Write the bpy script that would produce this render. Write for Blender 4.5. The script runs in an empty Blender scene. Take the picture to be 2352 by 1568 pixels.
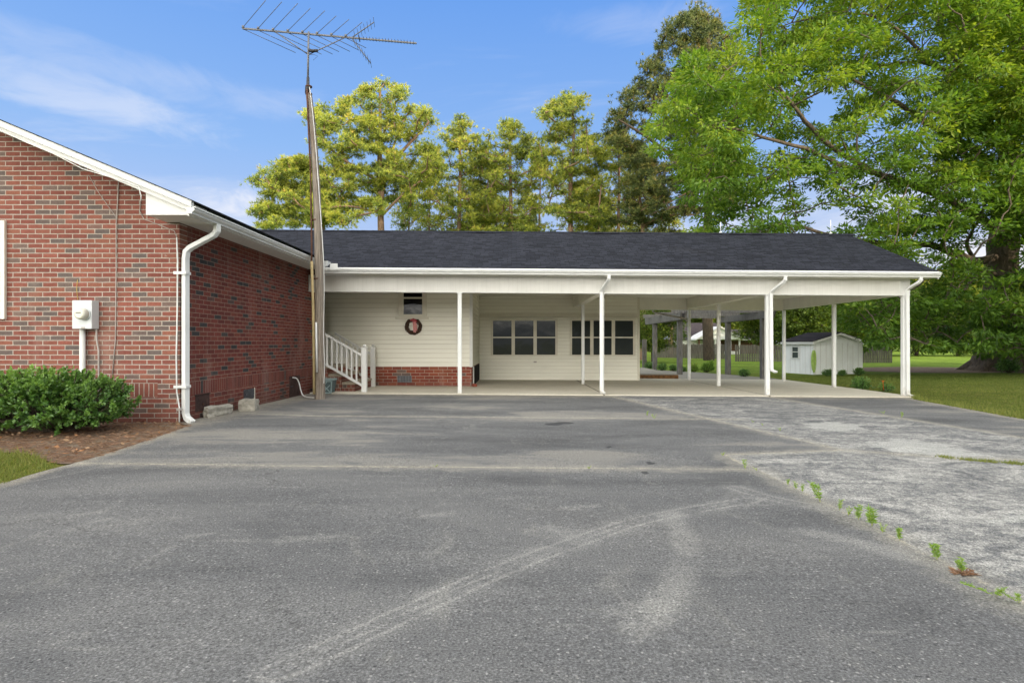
import bpy, math, random
import numpy as np
from mathutils import Vector

random.seed(7)
RNG = np.random.default_rng(11)
SC = bpy.context.scene
COL = SC.collection
F, CX, HZ, CAMH = 1300.0, 1176.0, 788.0, 1.15
R = math.radians

# ------------------------------------------------------------------ measuring
def P(px, py, d):
    """point at depth d seen at (px, py) of the measured photograph"""
    return ((px - CX) / F * d, d, CAMH + (HZ - py) / F * d)
def gz(x, y):
    """height of the gently falling ground"""
    x = np.clip(x, -8.0, 12.0); y = np.clip(y, -6.0, 24.0)
    return 0.0233 - 0.0066 * x - 0.0067 * y
def G(px, py):
    """ground point under a measured pixel"""
    y = (CAMH - 0.0233) / ((py - HZ) / F - 0.0066 * (px - CX) / F - 0.0067)
    if y < 0 or y > 24:
        y = (CAMH + 0.217) / ((py - HZ) / F)
        x = (px - CX) / F * y
        if x < 12:
            y = (CAMH - 0.0233 + 0.0067 * 24) / ((py - HZ) / F - 0.0066 * (px - CX) / F); x = (px - CX) / F * y
        return x, y
    x = (px - CX) / F * y
    if x > 12:
        y = (CAMH - 0.0233 + 0.0066 * 12) / ((py - HZ) / F - 0.0067); x = (px - CX) / F * y
    return x, y

# ------------------------------------------------------------------ materials
def new_mat(name):
    m = bpy.data.materials.new(name); m.use_nodes = True
    nt = m.node_tree; b = nt.nodes['Principled BSDF']
    b.inputs['Specular IOR Level'].default_value = 0.3
    return m, nt, b
def nd(nt, t, props=None, **ins):
    n = nt.nodes.new(t)
    for k, v in (props or {}).items(): setattr(n, k, v)
    for k, v in ins.items():
        k = k.replace('_', ' ')
        s = n.inputs[int(k[1:])] if (k[0] == 'i' and k[1:].isdigit()) else n.inputs[k]
        if isinstance(v, bpy.types.NodeSocket): nt.links.new(v, s)
        else: s.default_value = v
    return n
def ramp(nt, fac, stops, interp='LINEAR'):
    n = nt.nodes.new('ShaderNodeValToRGB'); n.color_ramp.interpolation = interp
    el = n.color_ramp.elements
    while len(el) < len(stops): el.new(0.5)
    for e, (p, c) in zip(el, stops):
        e.position = p
        e.color = (c[0], c[1], c[2], 1) if not isinstance(c, (int, float)) else (c, c, c, 1)
    nt.links.new(fac, n.inputs[0]); return n.outputs[0]
def math_n(nt, op, a, b=None, c=None, clamp=False):
    n = nt.nodes.new('ShaderNodeMath'); n.operation = op; n.use_clamp = clamp
    for i, v in enumerate((a, b, c)):
        if v is None: continue
        if isinstance(v, bpy.types.NodeSocket): nt.links.new(v, n.inputs[i])
        else: n.inputs[i].default_value = v
    return n.outputs[0]
def mix(nt, fac, a, b, blend='MIX'):
    n = nt.nodes.new('ShaderNodeMix'); n.data_type = 'RGBA'; n.blend_type = blend
    for i, v in ((0, fac), (6, a), (7, b)):
        if isinstance(v, bpy.types.NodeSocket): nt.links.new(v, n.inputs[i])
        elif i == 0: n.inputs[0].default_value = v
        else: n.inputs[i].default_value = (v[0], v[1], v[2], 1)
    return n.outputs[2]
def wpos(nt): return nd(nt, 'ShaderNodeNewGeometry').outputs['Position']
def scaled(nt, vec, s):
    return nd(nt, 'ShaderNodeVectorMath', {'operation': 'MULTIPLY'}, i0=vec, i1=s).outputs[0]
def noise(nt, vec, scale, detail=3.0, rough=0.55, out='Fac', dist=0.0):
    return nd(nt, 'ShaderNodeTexNoise', None, Vector=vec, Scale=scale, Detail=detail, Roughness=rough, Distortion=dist).outputs[out]
def bump(nt, b, h, strength, dist=0.01):
    n = nd(nt, 'ShaderNodeBump', None, Height=h, Strength=strength, Distance=dist)
    nt.links.new(n.outputs[0], b.inputs['Normal'])
def mstep(nt, v, lo, hi):
    n = nt.nodes.new('ShaderNodeMapRange'); n.interpolation_type = 'SMOOTHSTEP'
    nt.links.new(v, n.inputs[0]); n.inputs[1].default_value = lo; n.inputs[2].default_value = hi
    return n.outputs[0]
def attr(nt, name): return nd(nt, 'ShaderNodeAttribute', {'attribute_name': name}).outputs['Fac']

def plain(name, c, rough=0.6, var=0.12, scale=6.0, metal=0.0, stretch=None, bmp=0.0, dirt=None):
    m, nt, b = new_mat(name)
    v = wpos(nt)
    if stretch: v = scaled(nt, v, stretch)
    n1 = noise(nt, v, scale, 5, 0.6)
    a = tuple(x * (1 - var) for x in c); d = tuple(min(1, x * (1 + var)) for x in c)
    col = ramp(nt, n1, [(0.3, a), (0.7, d)])
    if dirt:
        n2 = noise(nt, wpos(nt), scale * 0.35, 6, 0.7)
        col = mix(nt, math_n(nt, 'MULTIPLY', mstep(nt, n2, 0.52, 0.75), dirt[1]), col, dirt[0])
    nt.links.new(col, b.inputs['Base Color'])
    b.inputs['Roughness'].default_value = rough; b.inputs['Metallic'].default_value = metal
    if bmp: bump(nt, b, n1, bmp)
    return m

MT = {}
MT['white'] = plain('white_paint', (0.70, 0.70, 0.68), 0.5, 0.04, 3, dirt=((0.5, 0.49, 0.43), 0.22))
MT['white_metal'] = plain('white_metal', (0.82, 0.83, 0.82), 0.38, 0.03, 4, dirt=((0.5, 0.48, 0.42), 0.18))
def stained_white():
    m = plain('white_metal_stained', (0.75, 0.76, 0.745), 0.38, 0.03, 4, dirt=((0.5, 0.48, 0.42), 0.2)); nt = m.node_tree; b = nt.nodes['Principled BSDF']
    src = b.inputs['Base Color'].links[0].from_socket; p = wpos(nt); sp = nd(nt, 'ShaderNodeSeparateXYZ', None, Vector=p)
    n = noise(nt, scaled(nt, p, (30, 30, 8)), 1.0, 5, 0.65)
    k = mstep(nt, math_n(nt, 'ADD', sp.outputs[2], math_n(nt, 'MULTIPLY', n, 0.9)), 0.62, 0.20)
    st = mstep(nt, noise(nt, scaled(nt, p, (26, 26, 1.3)), 1.0, 5, 0.7), 0.56, 0.75)
    c = mix(nt, math_n(nt, 'MULTIPLY', k, 0.6), src, (0.36, 0.31, 0.24)); c = mix(nt, math_n(nt, 'MULTIPLY', st, 0.22), c, (0.42, 0.37, 0.30))
    nt.links.new(c, b.inputs['Base Color']); return m
MT['white_metal'] = stained_white()
MT['cream'] = plain('cream_siding', (0.86, 0.84, 0.74), 0.55, 0.05, 2.0, stretch=(0.4, 0.4, 3), dirt=((0.5, 0.46, 0.36), 0.2))
MT['trim'] = plain('cream_trim', (0.70, 0.665, 0.56), 0.55, 0.05, 4)
MT['ceiling'] = plain('soffit_panel', (0.76, 0.745, 0.665), 0.6, 0.05, 3)
MT['soffit'] = plain('eave_soffit', (0.74, 0.73, 0.68), 0.6, 0.04, 3, dirt=((0.4, 0.38, 0.32), 0.2))
MT['shutter'] = plain('shutter_paint', (0.78, 0.75, 0.66), 0.5, 0.04, 3)
MT['wood_pole'] = plain('weathered_pole_wood', (0.235, 0.20, 0.165), 0.9, 0.5, 3.0, stretch=(14, 14, 0.9), bmp=0.6, dirt=((0.13, 0.085, 0.055), 0.6))
MT['grey_wood'] = plain('weathered_grey_wood', (0.135, 0.13, 0.12), 0.9, 0.35, 3.0, stretch=(7, 7, 1.2), bmp=0.3, dirt=((0.07, 0.06, 0.05), 0.6))
MT['fence_wood'] = plain('fence_wood', (0.13, 0.12, 0.105), 0.9, 0.5, 3.0, stretch=(6, 6, 0.5))
MT['rust'] = plain('rusty_steel', (0.095, 0.045, 0.03), 0.85, 0.4, 14, dirt=((0.06, 0.03, 0.02), 0.6))
MT['rust_panel'] = plain('rusty_panel', (0.055, 0.03, 0.026), 0.75, 0.5, 9, dirt=((0.13, 0.07, 0.045), 0.5))
MT['alu'] = plain('dull_aluminium', (0.16, 0.165, 0.18), 0.45, 0.15, 8, metal=0.3)
MT['dark_metal'] = plain('dark_metal', (0.045, 0.045, 0.05), 0.55, 0.2, 8)
MT['tan_pipe'] = plain('tan_pipe', (0.42, 0.33, 0.17), 0.7, 0.15, 8)
MT['grey_box'] = plain('grey_painted_box', (0.66, 0.69, 0.70), 0.45, 0.04, 5)
MT['dial'] = plain('meter_dial', (0.72, 0.70, 0.60), 0.3, 0.04, 5)
MT['dark_print'] = plain('dark_print', (0.12, 0.12, 0.11), 0.6, 0.1, 5)
MT['cable'] = plain('grey_cable', (0.42, 0.38, 0.35), 0.7, 0.15, 10)
MT['yellow_wire'] = plain('yellow_wire', (0.50, 0.36, 0.08), 0.6, 0.1, 10)
MT['concrete_block'] = plain('old_concrete', (0.36, 0.34, 0.29), 0.95, 0.25, 14, bmp=0.8, dirt=((0.14, 0.14, 0.12), 0.7))
MT['planter'] = plain('blue_green_paint', (0.27, 0.36, 0.36), 0.6, 0.15, 12, dirt=((0.35, 0.38, 0.36), 0.3))
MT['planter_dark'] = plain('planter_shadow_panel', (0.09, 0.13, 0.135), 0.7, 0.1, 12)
MT['vine'] = plain('grapevine_twigs', (0.085, 0.05, 0.035), 0.9, 0.5, 40)
MT['bow'] = plain('faded_red_ribbon', (0.45, 0.09, 0.10), 0.7, 0.4, 60)
MT['bow_tail'] = plain('pink_ribbon', (0.60, 0.25, 0.24), 0.7, 0.35, 60)
MT['hose'] = plain('lime_hose', (0.42, 0.58, 0.14), 0.45, 0.15, 10)
MT['white_hose'] = plain('white_hose', (0.75, 0.75, 0.73), 0.45, 0.05, 10)
MT['orange'] = plain('orange_petal', (0.80, 0.16, 0.02), 0.6, 0.2, 20)
MT['shed_white'] = plain('shed_white_boards', (0.86, 0.87, 0.88), 0.6, 0.06, 2, stretch=(3, 3, 0.5), dirt=((0.5, 0.47, 0.4), 0.3))
MT['house_dark'] = plain('far_brown_brick', (0.13, 0.075, 0.05), 0.9, 0.3, 4)
MT['brick_single'] = plain('loose_brick', (0.28, 0.085, 0.055), 0.9, 0.25, 20, bmp=0.4)
MT['tread'] = plain('stone_tread', (0.36, 0.32, 0.25), 0.9, 0.25, 10, bmp=0.3)
MT['dirt_face'] = plain('rust_coloured_edge', (0.17, 0.085, 0.035), 0.95, 0.5, 12)
MT['blind'] = plain('blind_slats', (0.13, 0.137, 0.13), 0.6, 0.05, 6)
MT['dark_room'] = plain('dark_interior', (0.012, 0.012, 0.013), 0.9, 0.2, 3)

def brick_mat(name, axis, L, H, z0=0.0, red=((0.262, 0.090, 0.066), (0.205, 0.068, 0.052)), dark=((0.185, 0.125, 0.105), (0.125, 0.10, 0.092)),
              pdark=0.80, mortar=(0.45, 0.40, 0.345), msize=0.0070, soldier=None, corner=None):
    m, nt, b = new_mat(name)
    pos = wpos(nt)
    sp = nd(nt, 'ShaderNodeSeparateXYZ', None, Vector=pos)
    u = sp.outputs[axis]; z = math_n(nt, 'SUBTRACT', sp.outputs[2], z0)
    wob = noise(nt, pos, 9.0, 2, 0.5, 'Color')
    def tex(uu, vv, bw, rh, off):
        v = nd(nt, 'ShaderNodeCombineXYZ', None, X=uu, Y=vv).outputs[0]
        v = nd(nt, 'ShaderNodeVectorMath', {'operation': 'MULTIPLY_ADD'}, i0=wob, i1=(0.006, 0.006, 0), i2=v).outputs[0]
        t = nd(nt, 'ShaderNodeTexBrick', {'offset': off, 'squash': 1.0}, Vector=v, Color1=(0, 0, 0, 1), Color2=(1, 1, 1, 1), Mortar=(0.5, 0.5, 0.5, 1), Scale=1.0)
        t.inputs['Mortar Size'].default_value = msize; t.inputs['Mortar Smooth'].default_value = 0.25
        t.inputs['Brick Width'].default_value = bw; t.inputs['Row Height'].default_value = rh
        return t.outputs['Color'], t.outputs['Fac']
    c, f = tex(u, z, L, H, 0.5)
    if soldier:
        za, zb = soldier
        c2, f2 = tex(u, math_n(nt, 'SUBTRACT', sp.outputs[2], za), H, zb - za, 0.0)
        k = math_n(nt, 'MULTIPLY', math_n(nt, 'GREATER_THAN', sp.outputs[2], za), math_n(nt, 'LESS_THAN', sp.outputs[2], zb))
        if corner is not None: k = math_n(nt, 'MULTIPLY', k, math_n(nt, 'LESS_THAN', u, corner))
        c = mix(nt, k, c, c2)
        fm = nd(nt, 'ShaderNodeMix', {'data_type': 'FLOAT'}); nt.links.new(k, fm.inputs[0]); nt.links.new(f, fm.inputs[2]); nt.links.new(f2, fm.inputs[3]); f = fm.outputs[0]
    g = nd(nt, 'ShaderNodeRGBToBW', None, Color=c).outputs[0]
    mid = tuple((a + d) / 2 for a, d in zip(*red))
    orange = (red[0][0] * 1.02, red[0][1] * 1.18, red[0][2] * 1.08)
    col = ramp(nt, g, [(0.0, red[0]), (pdark * 0.35, mid), (pdark * 0.6, red[1]), (pdark * 0.8, orange), (pdark - 0.01, red[0]), (pdark, dark[0]), (1.0, dark[1])])
    n1 = noise(nt, pos, 55, 5, 0.7); n2 = noise(nt, pos, 2.2, 4, 0.6); n3 = noise(nt, pos, 16, 6, 0.75)
    col = mix(nt, 0.6, col, ramp(nt, n1, [(0.3, 0.6), (0.7, 1.25)]), 'MULTIPLY')
    col = mix(nt, 0.55, col, ramp(nt, n2, [(0.3, 0.72), (0.7, 1.2)]), 'MULTIPLY')
    # smeared mortar on the faces of some bricks
    col = mix(nt, math_n(nt, 'MULTIPLY', mstep(nt, n3, 0.63, 0.74), 0.5), col, mortar)
    mc = mix(nt, 0.8, mortar, ramp(nt, n3, [(0.3, 0.55), (0.7, 1.15)]), 'MULTIPLY')
    col = mix(nt, f, col, mc)
    low_dark = mstep(nt, math_n(nt, 'ADD', sp.outputs[2], math_n(nt, 'MULTIPLY', n2, 0.7)), 0.75, 0.30); col = mix(nt, math_n(nt, 'MULTIPLY', low_dark, 0.35), col, (0.10, 0.055, 0.042))  # brick colour darker towards the bottom
    n4 = noise(nt, scaled(nt, pos, (1.2, 1.2, 0.35)), 1.4, 6, 0.65); col = mix(nt, math_n(nt, 'MULTIPLY', mstep(nt, n4, 0.52, 0.74), 0.28), col, (0.38, 0.30, 0.25))
    nt.links.new(col, b.inputs['Base Color']); b.inputs['Roughness'].default_value = 0.9
    h = math_n(nt, 'ADD', math_n(nt, 'MULTIPLY', f, -1.0), math_n(nt, 'MULTIPLY', n1, 0.35))
    bump(nt, b, h, 0.55, 0.008)
    return m
MT['brick_front'] = brick_mat('red_brick_gable', 0, 0.216, 0.0702, soldier=(0.373, 0.575), corner=-5.14)
MT['brick_side'] = brick_mat('red_brick_side', 1, 0.216, 0.0702, red=((0.175, 0.044, 0.033), (0.125, 0.031, 0.025)), dark=((0.065, 0.055, 0.053), (0.036, 0.036, 0.038)), pdark=0.90,  # darker copy of the house brick: side wall shade put into the colour
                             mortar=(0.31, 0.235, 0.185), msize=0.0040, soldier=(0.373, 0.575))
MT['brick_base'] = brick_mat('red_brick_base', 0, 0.255, 0.088, z0=-0.02, red=((0.30, 0.075, 0.045), (0.22, 0.05, 0.035)), pdark=0.9, mortar=(0.46, 0.40, 0.32), msize=0.006)
MT['brick_step'] = brick_mat('red_brick_steps', 0, 0.10, 0.09, z0=-0.02, pdark=0.85, mortar=(0.42, 0.37, 0.30), msize=0.006)

def shingle_mat(name, axis_u, axis_v, kv, c0, c1, L=0.34, H=0.145):
    m, nt, b = new_mat(name)
    pos = wpos(nt); sp = nd(nt, 'ShaderNodeSeparateXYZ', None, Vector=pos)
    v = nd(nt, 'ShaderNodeCombineXYZ', None, X=sp.outputs[axis_u], Y=math_n(nt, 'MULTIPLY', sp.outputs[axis_v], kv)).outputs[0]
    wob = noise(nt, pos, 3.0, 3, 0.6, 'Color')
    v = nd(nt, 'ShaderNodeVectorMath', {'operation': 'MULTIPLY_ADD'}, i0=wob, i1=(0.03, 0.012, 0), i2=v).outputs[0]
    t = nd(nt, 'ShaderNodeTexBrick', {'offset': 0.43, 'offset_frequency': 2, 'squash': 0.85, 'squash_frequency': 3}, Vector=v, Color1=(0, 0, 0, 1), Color2=(1, 1, 1, 1), Mortar=(0, 0, 0, 1), Scale=1.0)
    t.inputs['Mortar Size'].default_value = 0.011; t.inputs['Mortar Smooth'].default_value = 0.6
    t.inputs['Brick Width'].default_value = L; t.inputs['Row Height'].default_value = H
    g = nd(nt, 'ShaderNodeRGBToBW', None, Color=t.outputs['Color']).outputs[0]
    col = ramp(nt, g, [(0.0, c0), (1.0, c1)])
    n1 = noise(nt, pos, 130, 4, 0.7); n2 = noise(nt, pos, 1.1, 5, 0.65)
    col = mix(nt, 0.8, col, ramp(nt, n1, [(0.3, 0.6), (0.72, 1.45)]), 'MULTIPLY')
    col = mix(nt, 0.8, col, ramp(nt, n2, [(0.3, 0.88), (0.7, 1.12)]), 'MULTIPLY')
    col = mix(nt, math_n(nt, 'MULTIPLY', t.outputs['Fac'], 0.75), col, (0.008, 0.008, 0.01))  # dark lines between tabs: shingle shadow lines put into the colour
    nt.links.new(col, b.inputs['Base Color']); b.inputs['Roughness'].default_value = 0.95
    b.inputs['Specular IOR Level'].default_value = 0.15
    bump(nt, b, math_n(nt, 'MULTIPLY', t.outputs['Fac'], -1.0), 0.8, 0.012)
    return m
MT['shingle'] = shingle_mat('charcoal_shingles', 0, 1, 1.087, (0.011, 0.0125, 0.018), (0.030, 0.033, 0.045), 0.23, 0.105)
MT['shingle_house'] = shingle_mat('charcoal_shingles_house', 1, 0, 1.087, (0.03, 0.032, 0.04), (0.06, 0.064, 0.08))
MT['shingle_far'] = shingle_mat('far_dark_shingles', 0, 2, 1.5, (0.035, 0.03, 0.036), (0.065, 0.055, 0.06))

def bark_mat(name, c0, c1, s=(6, 6, 1.5)):
    m, nt, b = new_mat(name)
    v = scaled(nt, wpos(nt), s); n = noise(nt, v, 2.0, 6, 0.7)
    nt.links.new(ramp(nt, n, [(0.3, c0), (0.7, c1)]), b.inputs['Base Color']); b.inputs['Roughness'].default_value = 0.95
    bump(nt, b, n, 0.8, 0.05); return m
MT['bark_pine'] = bark_mat('pine_bark', (0.12, 0.075, 0.05), (0.34, 0.22, 0.15))
MT['bark_pecan'] = bark_mat('pecan_bark', (0.05, 0.04, 0.032), (0.19, 0.15, 0.115))
MT['bark_dark'] = bark_mat('dark_bark', (0.03, 0.024, 0.02), (0.11, 0.085, 0.06))

def leaf_mat(name, stops, trans=0.35, rough=0.55, spec=0.3):
    m, nt, b = new_mat(name)
    col = ramp(nt, attr(nt, 'tint'), stops)
    nt.links.new(col, b.inputs['Base Color']); b.inputs['Roughness'].default_value = rough
    b.inputs['Specular IOR Level'].default_value = spec
    tr = nd(nt, 'ShaderNodeBsdfTranslucent')
    tc = mix(nt, 1.0, col, (1.25, 1.25, 0.55), 'MULTIPLY'); nt.links.new(tc, tr.inputs[0])
    mx = nd(nt, 'ShaderNodeMixShader'); mx.inputs[0].default_value = trans
    nt.links.new(b.outputs[0], mx.inputs[1]); nt.links.new(tr.outputs[0], mx.inputs[2])
    nt.links.new(mx.outputs[0], nt.nodes['Material Output'].inputs[0]); return m
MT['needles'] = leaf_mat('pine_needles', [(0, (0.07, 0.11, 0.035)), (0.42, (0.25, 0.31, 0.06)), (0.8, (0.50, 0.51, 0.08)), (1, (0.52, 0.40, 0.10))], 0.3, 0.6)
MT['needles_shaded'] = leaf_mat('shaded_pine_needles', [(0, (0.04, 0.06, 0.026)), (0.5, (0.115, 0.15, 0.045)), (0.85, (0.25, 0.25, 0.065)), (1, (0.32, 0.24, 0.08))], 0.15, 0.6)  # darker copy of the needles: shade put into the foliage colour
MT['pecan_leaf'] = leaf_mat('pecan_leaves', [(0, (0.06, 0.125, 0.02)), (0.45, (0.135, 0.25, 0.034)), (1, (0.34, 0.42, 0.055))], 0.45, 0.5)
MT['wood_leaf'] = leaf_mat('woodland_leaves', [(0, (0.045, 0.085, 0.016)), (0.5, (0.12, 0.18, 0.028)), (1, (0.32, 0.33, 0.045))], 0.35, 0.6)
MT['holly_leaf'] = leaf_mat('glossy_holly_leaves', [(0, (0.030, 0.075, 0.018)), (0.45, (0.085, 0.19, 0.04)), (1, (0.23, 0.38, 0.08))], 0.25, 0.32, 0.5)
MT['weed_leaf'] = leaf_mat('weed_leaves', [(0, (0.12, 0.23, 0.045)), (0.6, (0.27, 0.42, 0.08)), (1, (0.44, 0.45, 0.13))], 0.4, 0.6)
MT['grass'] = leaf_mat('grass_blades', [(0, (0.065, 0.09, 0.016)), (0.5, (0.13, 0.18, 0.032)), (1, (0.30, 0.30, 0.09))], 0.35, 0.65)
MT['straw'] = leaf_mat('pine_straw', [(0, (0.09, 0.055, 0.04)), (0.5, (0.22, 0.12, 0.07)), (0.9, (0.34, 0.23, 0.14)), (1, (0.42, 0.20, 0.09))], 0.1, 0.8)

# ------------------------------------------------------------------ meshes
class MB:
    def __init__(s): s.v = []; s.f = []; s.sm = []
    def add(s, vs, fs, smooth=False):
        o = len(s.v); s.v += [tuple(v) for v in vs]; s.f += [tuple(i + o for i in f) for f in fs]; s.sm += [smooth] * len(fs); return s
    def box(s, x0, x1, y0, y1, z0, z1):
        return s.hexa([(x0, y0, z0), (x1, y0, z0), (x1, y1, z0), (x0, y1, z0), (x0, y0, z1), (x1, y0, z1), (x1, y1, z1), (x0, y1, z1)])
    def hexa(s, c):
        return s.add(c, [(0, 3, 2, 1), (4, 5, 6, 7), (0, 1, 5, 4), (1, 2, 6, 5), (2, 3, 7, 6), (3, 0, 4, 7)])
    def slab(s, poly, dz):
        """polygon (list of 3D points) thickened downward by dz"""
        n = len(poly); lo = [(p[0], p[1], p[2] - dz) for p in poly]
        return s.add(list(poly) + lo, [tuple(range(n)), tuple(range(2 * n - 1, n - 1, -1))] + [(i, i + n, (i + 1) % n + n, (i + 1) % n) for i in range(n)])
    def prism(s, poly2, a, b, mapf):
        """2D profile swept from a to b; mapf(t, p, q) -> 3D"""
        n = len(poly2); v = [mapf(a, *p) for p in poly2] + [mapf(b, *p) for p in poly2]
        return s.add(v, [tuple(range(n - 1, -1, -1)), tuple(range(n, 2 * n))] + [(i, (i + 1) % n, (i + 1) % n + n, i + n) for i in range(n)])
    def tube(s, pts, rad, n=8, cap=True):
        pts = [Vector(p) for p in pts]
        if not hasattr(rad, '__len__'): rad = [rad] * len(pts)
        rings = []; up = None
        for i, p in enumerate(pts):
            d = (pts[min(i + 1, len(pts) - 1)] - pts[max(i - 1, 0)])
            if d.length < 1e-9: d = Vector((0, 0, 1))
            d.normalize()
            if up is None: up = d.orthogonal().normalized()
            up = (up - d * up.dot(d))
            if up.length < 1e-6: up = d.orthogonal()
            up.normalize(); w = d.cross(up)
            rings.append([p + (up * math.cos(2 * math.pi * k / n) + w * math.sin(2 * math.pi * k / n)) * rad[i] for k in range(n)])
        v = [q for r in rings for q in r]; fs = []
        for i in range(len(pts) - 1):
            for k in range(n): fs.append((i * n + k, i * n + (k + 1) % n, (i + 1) * n + (k + 1) % n, (i + 1) * n + k))
        s.add(v, fs, True)
        if cap:
            o = len(s.v) - len(v)
            s.f += [tuple(o + k for k in range(n - 1, -1, -1)), tuple(o + (len(pts) - 1) * n + k for k in range(n))]; s.sm += [False, False]
        return s
    def rtube(s, pts, w, h, side=(1, 0, 0)):
        """rectangular tube along pts, side = direction of width w"""
        pts = [Vector(p) for p in pts]; sd = Vector(side).normalized(); v = []
        for i, p in enumerate(pts):
            d = (pts[min(i + 1, len(pts) - 1)] - pts[max(i - 1, 0)]).normalized()
            q = d.cross(sd).normalized()
            v += [p + sd * w / 2 + q * h / 2, p - sd * w / 2 + q * h / 2, p - sd * w / 2 - q * h / 2, p + sd * w / 2 - q * h / 2]
        n = len(pts)
        fs = [(3, 2, 1, 0), tuple(4 * (n - 1) + k for k in range(4))]
        for i in range(n - 1):
            for k in range(4): fs.append((4 * i + k, 4 * i + (k + 1) % 4, 4 * i + 4 + (k + 1) % 4, 4 * i + 4 + k))
        return s.add(v, fs)
    def build(s, name, mat, parent=None, bevel=0.0):
        o = origin_of(parent) if parent is not None else (0, 0, 0)
        me = bpy.data.meshes.new(name)
        me.from_pydata([(a - o[0], b - o[1], c - o[2]) for a, b, c in s.v], [], s.f)
        me.polygons.foreach_set('use_smooth', s.sm); me.materials.append(mat); me.update()
        ob = bpy.data.objects.new(name, me); COL.objects.link(ob)
        if parent is not None: ob.parent = parent
        if bevel:
            bv = ob.modifiers.new('bevel', 'BEVEL'); bv.width = bevel; bv.segments = 2; bv.limit_method = 'ANGLE'
        return ob
    def center(s):
        """re-origin: returns base point of the mesh"""
        a = np.array(s.v); return (float(a[:, 0].mean()), float(a[:, 1].mean()), float(a[:, 2].min()))
def origin_of(o):
    x = y = z = 0.0
    while o is not None:
        x += o.location.x; y += o.location.y; z += o.location.z; o = o.parent
    return (x, y, z)
def tag(o, label, cat, group=None, kind=None):
    if label: o['label'] = label
    if cat: o['category'] = cat
    if group: o['group'] = group
    if kind: o['kind'] = kind
    return o
def thing(name, label, cat, loc, group=None):
    o = bpy.data.objects.new(name, None); COL.objects.link(o); o.location = loc; o.empty_display_size = 0.3
    return tag(o, label, cat, group)
def solo(mb, name, mat, label, cat, group=None, bevel=0.0):
    """a thing that is a single mesh, with its origin at its base"""
    c = mb.center(); mb.v = [(a - c[0], b - c[1], d - c[2]) for a, b, d in mb.v]
    o = mb.build(name, mat, None, bevel); o.location = c
    return tag(o, label, cat, group)
def struct(mb, name, mat, label=None):
    o = mb.build(name, mat); return tag(o, label, None, None, 'structure')

def np_mesh(name, co, faces_flat, nper, mat, parent=None, tint=None, smooth=False, loc=None, attrs=None):
    """fast mesh: co (n,3), faces (m,nper)"""
    me = bpy.data.meshes.new(name)
    co = np.asarray(co, dtype=np.float32); fa = np.asarray(faces_flat, dtype=np.int32).reshape(-1, nper)
    me.vertices.add(len(co)); me.vertices.foreach_set('co', co.ravel())
    me.loops.add(fa.size); me.loops.foreach_set('vertex_index', fa.ravel())
    me.polygons.add(len(fa)); me.polygons.foreach_set('loop_start', np.arange(0, fa.size, nper, dtype=np.int32))
    me.polygons.foreach_set('use_smooth', np.full(len(fa), smooth))
    if tint is not None:
        a = me.attributes.new('tint', 'FLOAT', 'POINT'); a.data.foreach_set('value', np.asarray(tint, dtype=np.float32))
    for k, v in (attrs or {}).items():
        a = me.attributes.new(k, 'FLOAT', 'POINT'); a.data.foreach_set('value', np.asarray(v, dtype=np.float32))
    me.update(calc_edges=True); me.validate(); me.materials.append(mat)
    ob = bpy.data.objects.new(name, me); COL.objects.link(ob)
    if parent is not None: ob.parent = parent
    if loc is not None: ob.location = loc
    return ob
def unit(a): return a / np.maximum(np.linalg.norm(a, axis=1, keepdims=True), 1e-9)
def leaves(c, d, l, w, rng, roll=None):
    """diamond leaves: base c, direction d, length l, width w"""
    n = len(c); d = unit(d); r = rng.normal(size=(n, 3)) if roll is None else roll + rng.normal(size=(n, 3)) * 0.45
    s = unit(np.cross(d, r)); nn = np.cross(d, s)
    l = np.broadcast_to(np.asarray(l, float).reshape(-1, 1), (n, 1)); w = np.broadcast_to(np.asarray(w, float).reshape(-1, 1), (n, 1))
    co = np.stack([c, c + d * l * 0.45 + s * w / 2, c + d * l - nn * l * 0.1, c + d * l * 0.45 - s * w / 2], 1).reshape(-1, 3)
    fa = np.arange(4 * n).reshape(-1, 4)
    return co, fa
def blades(c, d, l, w, rng):
    n = len(c); d = unit(d); s = unit(np.cross(d, rng.normal(size=(n, 3))))
    l = np.broadcast_to(np.asarray(l, float).reshape(-1, 1), (n, 1)); w = np.broadcast_to(np.asarray(w, float).reshape(-1, 1), (n, 1))
    co = np.stack([c + s * w / 2, c - s * w / 2, c + d * l], 1).reshape(-1, 3)
    return co, np.arange(3 * n).reshape(-1, 3)

def in_poly(x, y, poly):
    ins = np.zeros(x.shape, bool); n = len(poly)
    for i in range(n):
        x0, y0 = poly[i]; x1, y1 = poly[(i + 1) % n]
        c = (y0 > y) != (y1 > y)
        with np.errstate(divide='ignore', invalid='ignore'):
            ins ^= c & (x < (x1 - x0) * (y - y0) / (y1 - y0 + 1e-12) + x0)
    return ins
def seg_dist(x, y, pts, closed=False):
    """min distance, nearest point and signed lateral distance to a polyline"""
    best = np.full(x.shape, 1e9); nx = np.zeros(x.shape); ny = np.zeros(x.shape); sg = np.zeros(x.shape)
    n = len(pts)
    for i in range(n if closed else n - 1):
        x0, y0 = pts[i]; x1, y1 = pts[(i + 1) % n]
        dx, dy = x1 - x0, y1 - y0; t = np.clip(((x - x0) * dx + (y - y0) * dy) / (dx * dx + dy * dy + 1e-12), 0, 1)
        qx, qy = x0 + t * dx, y0 + t * dy; d = np.hypot(x - qx, y - qy); k = d < best
        best = np.where(k, d, best); nx = np.where(k, qx, nx); ny = np.where(k, qy, ny)
        sg = np.where(k, np.sign((x - x0) * dy - (y - y0) * dx) * d, sg)
    return best, nx, ny, sg
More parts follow.
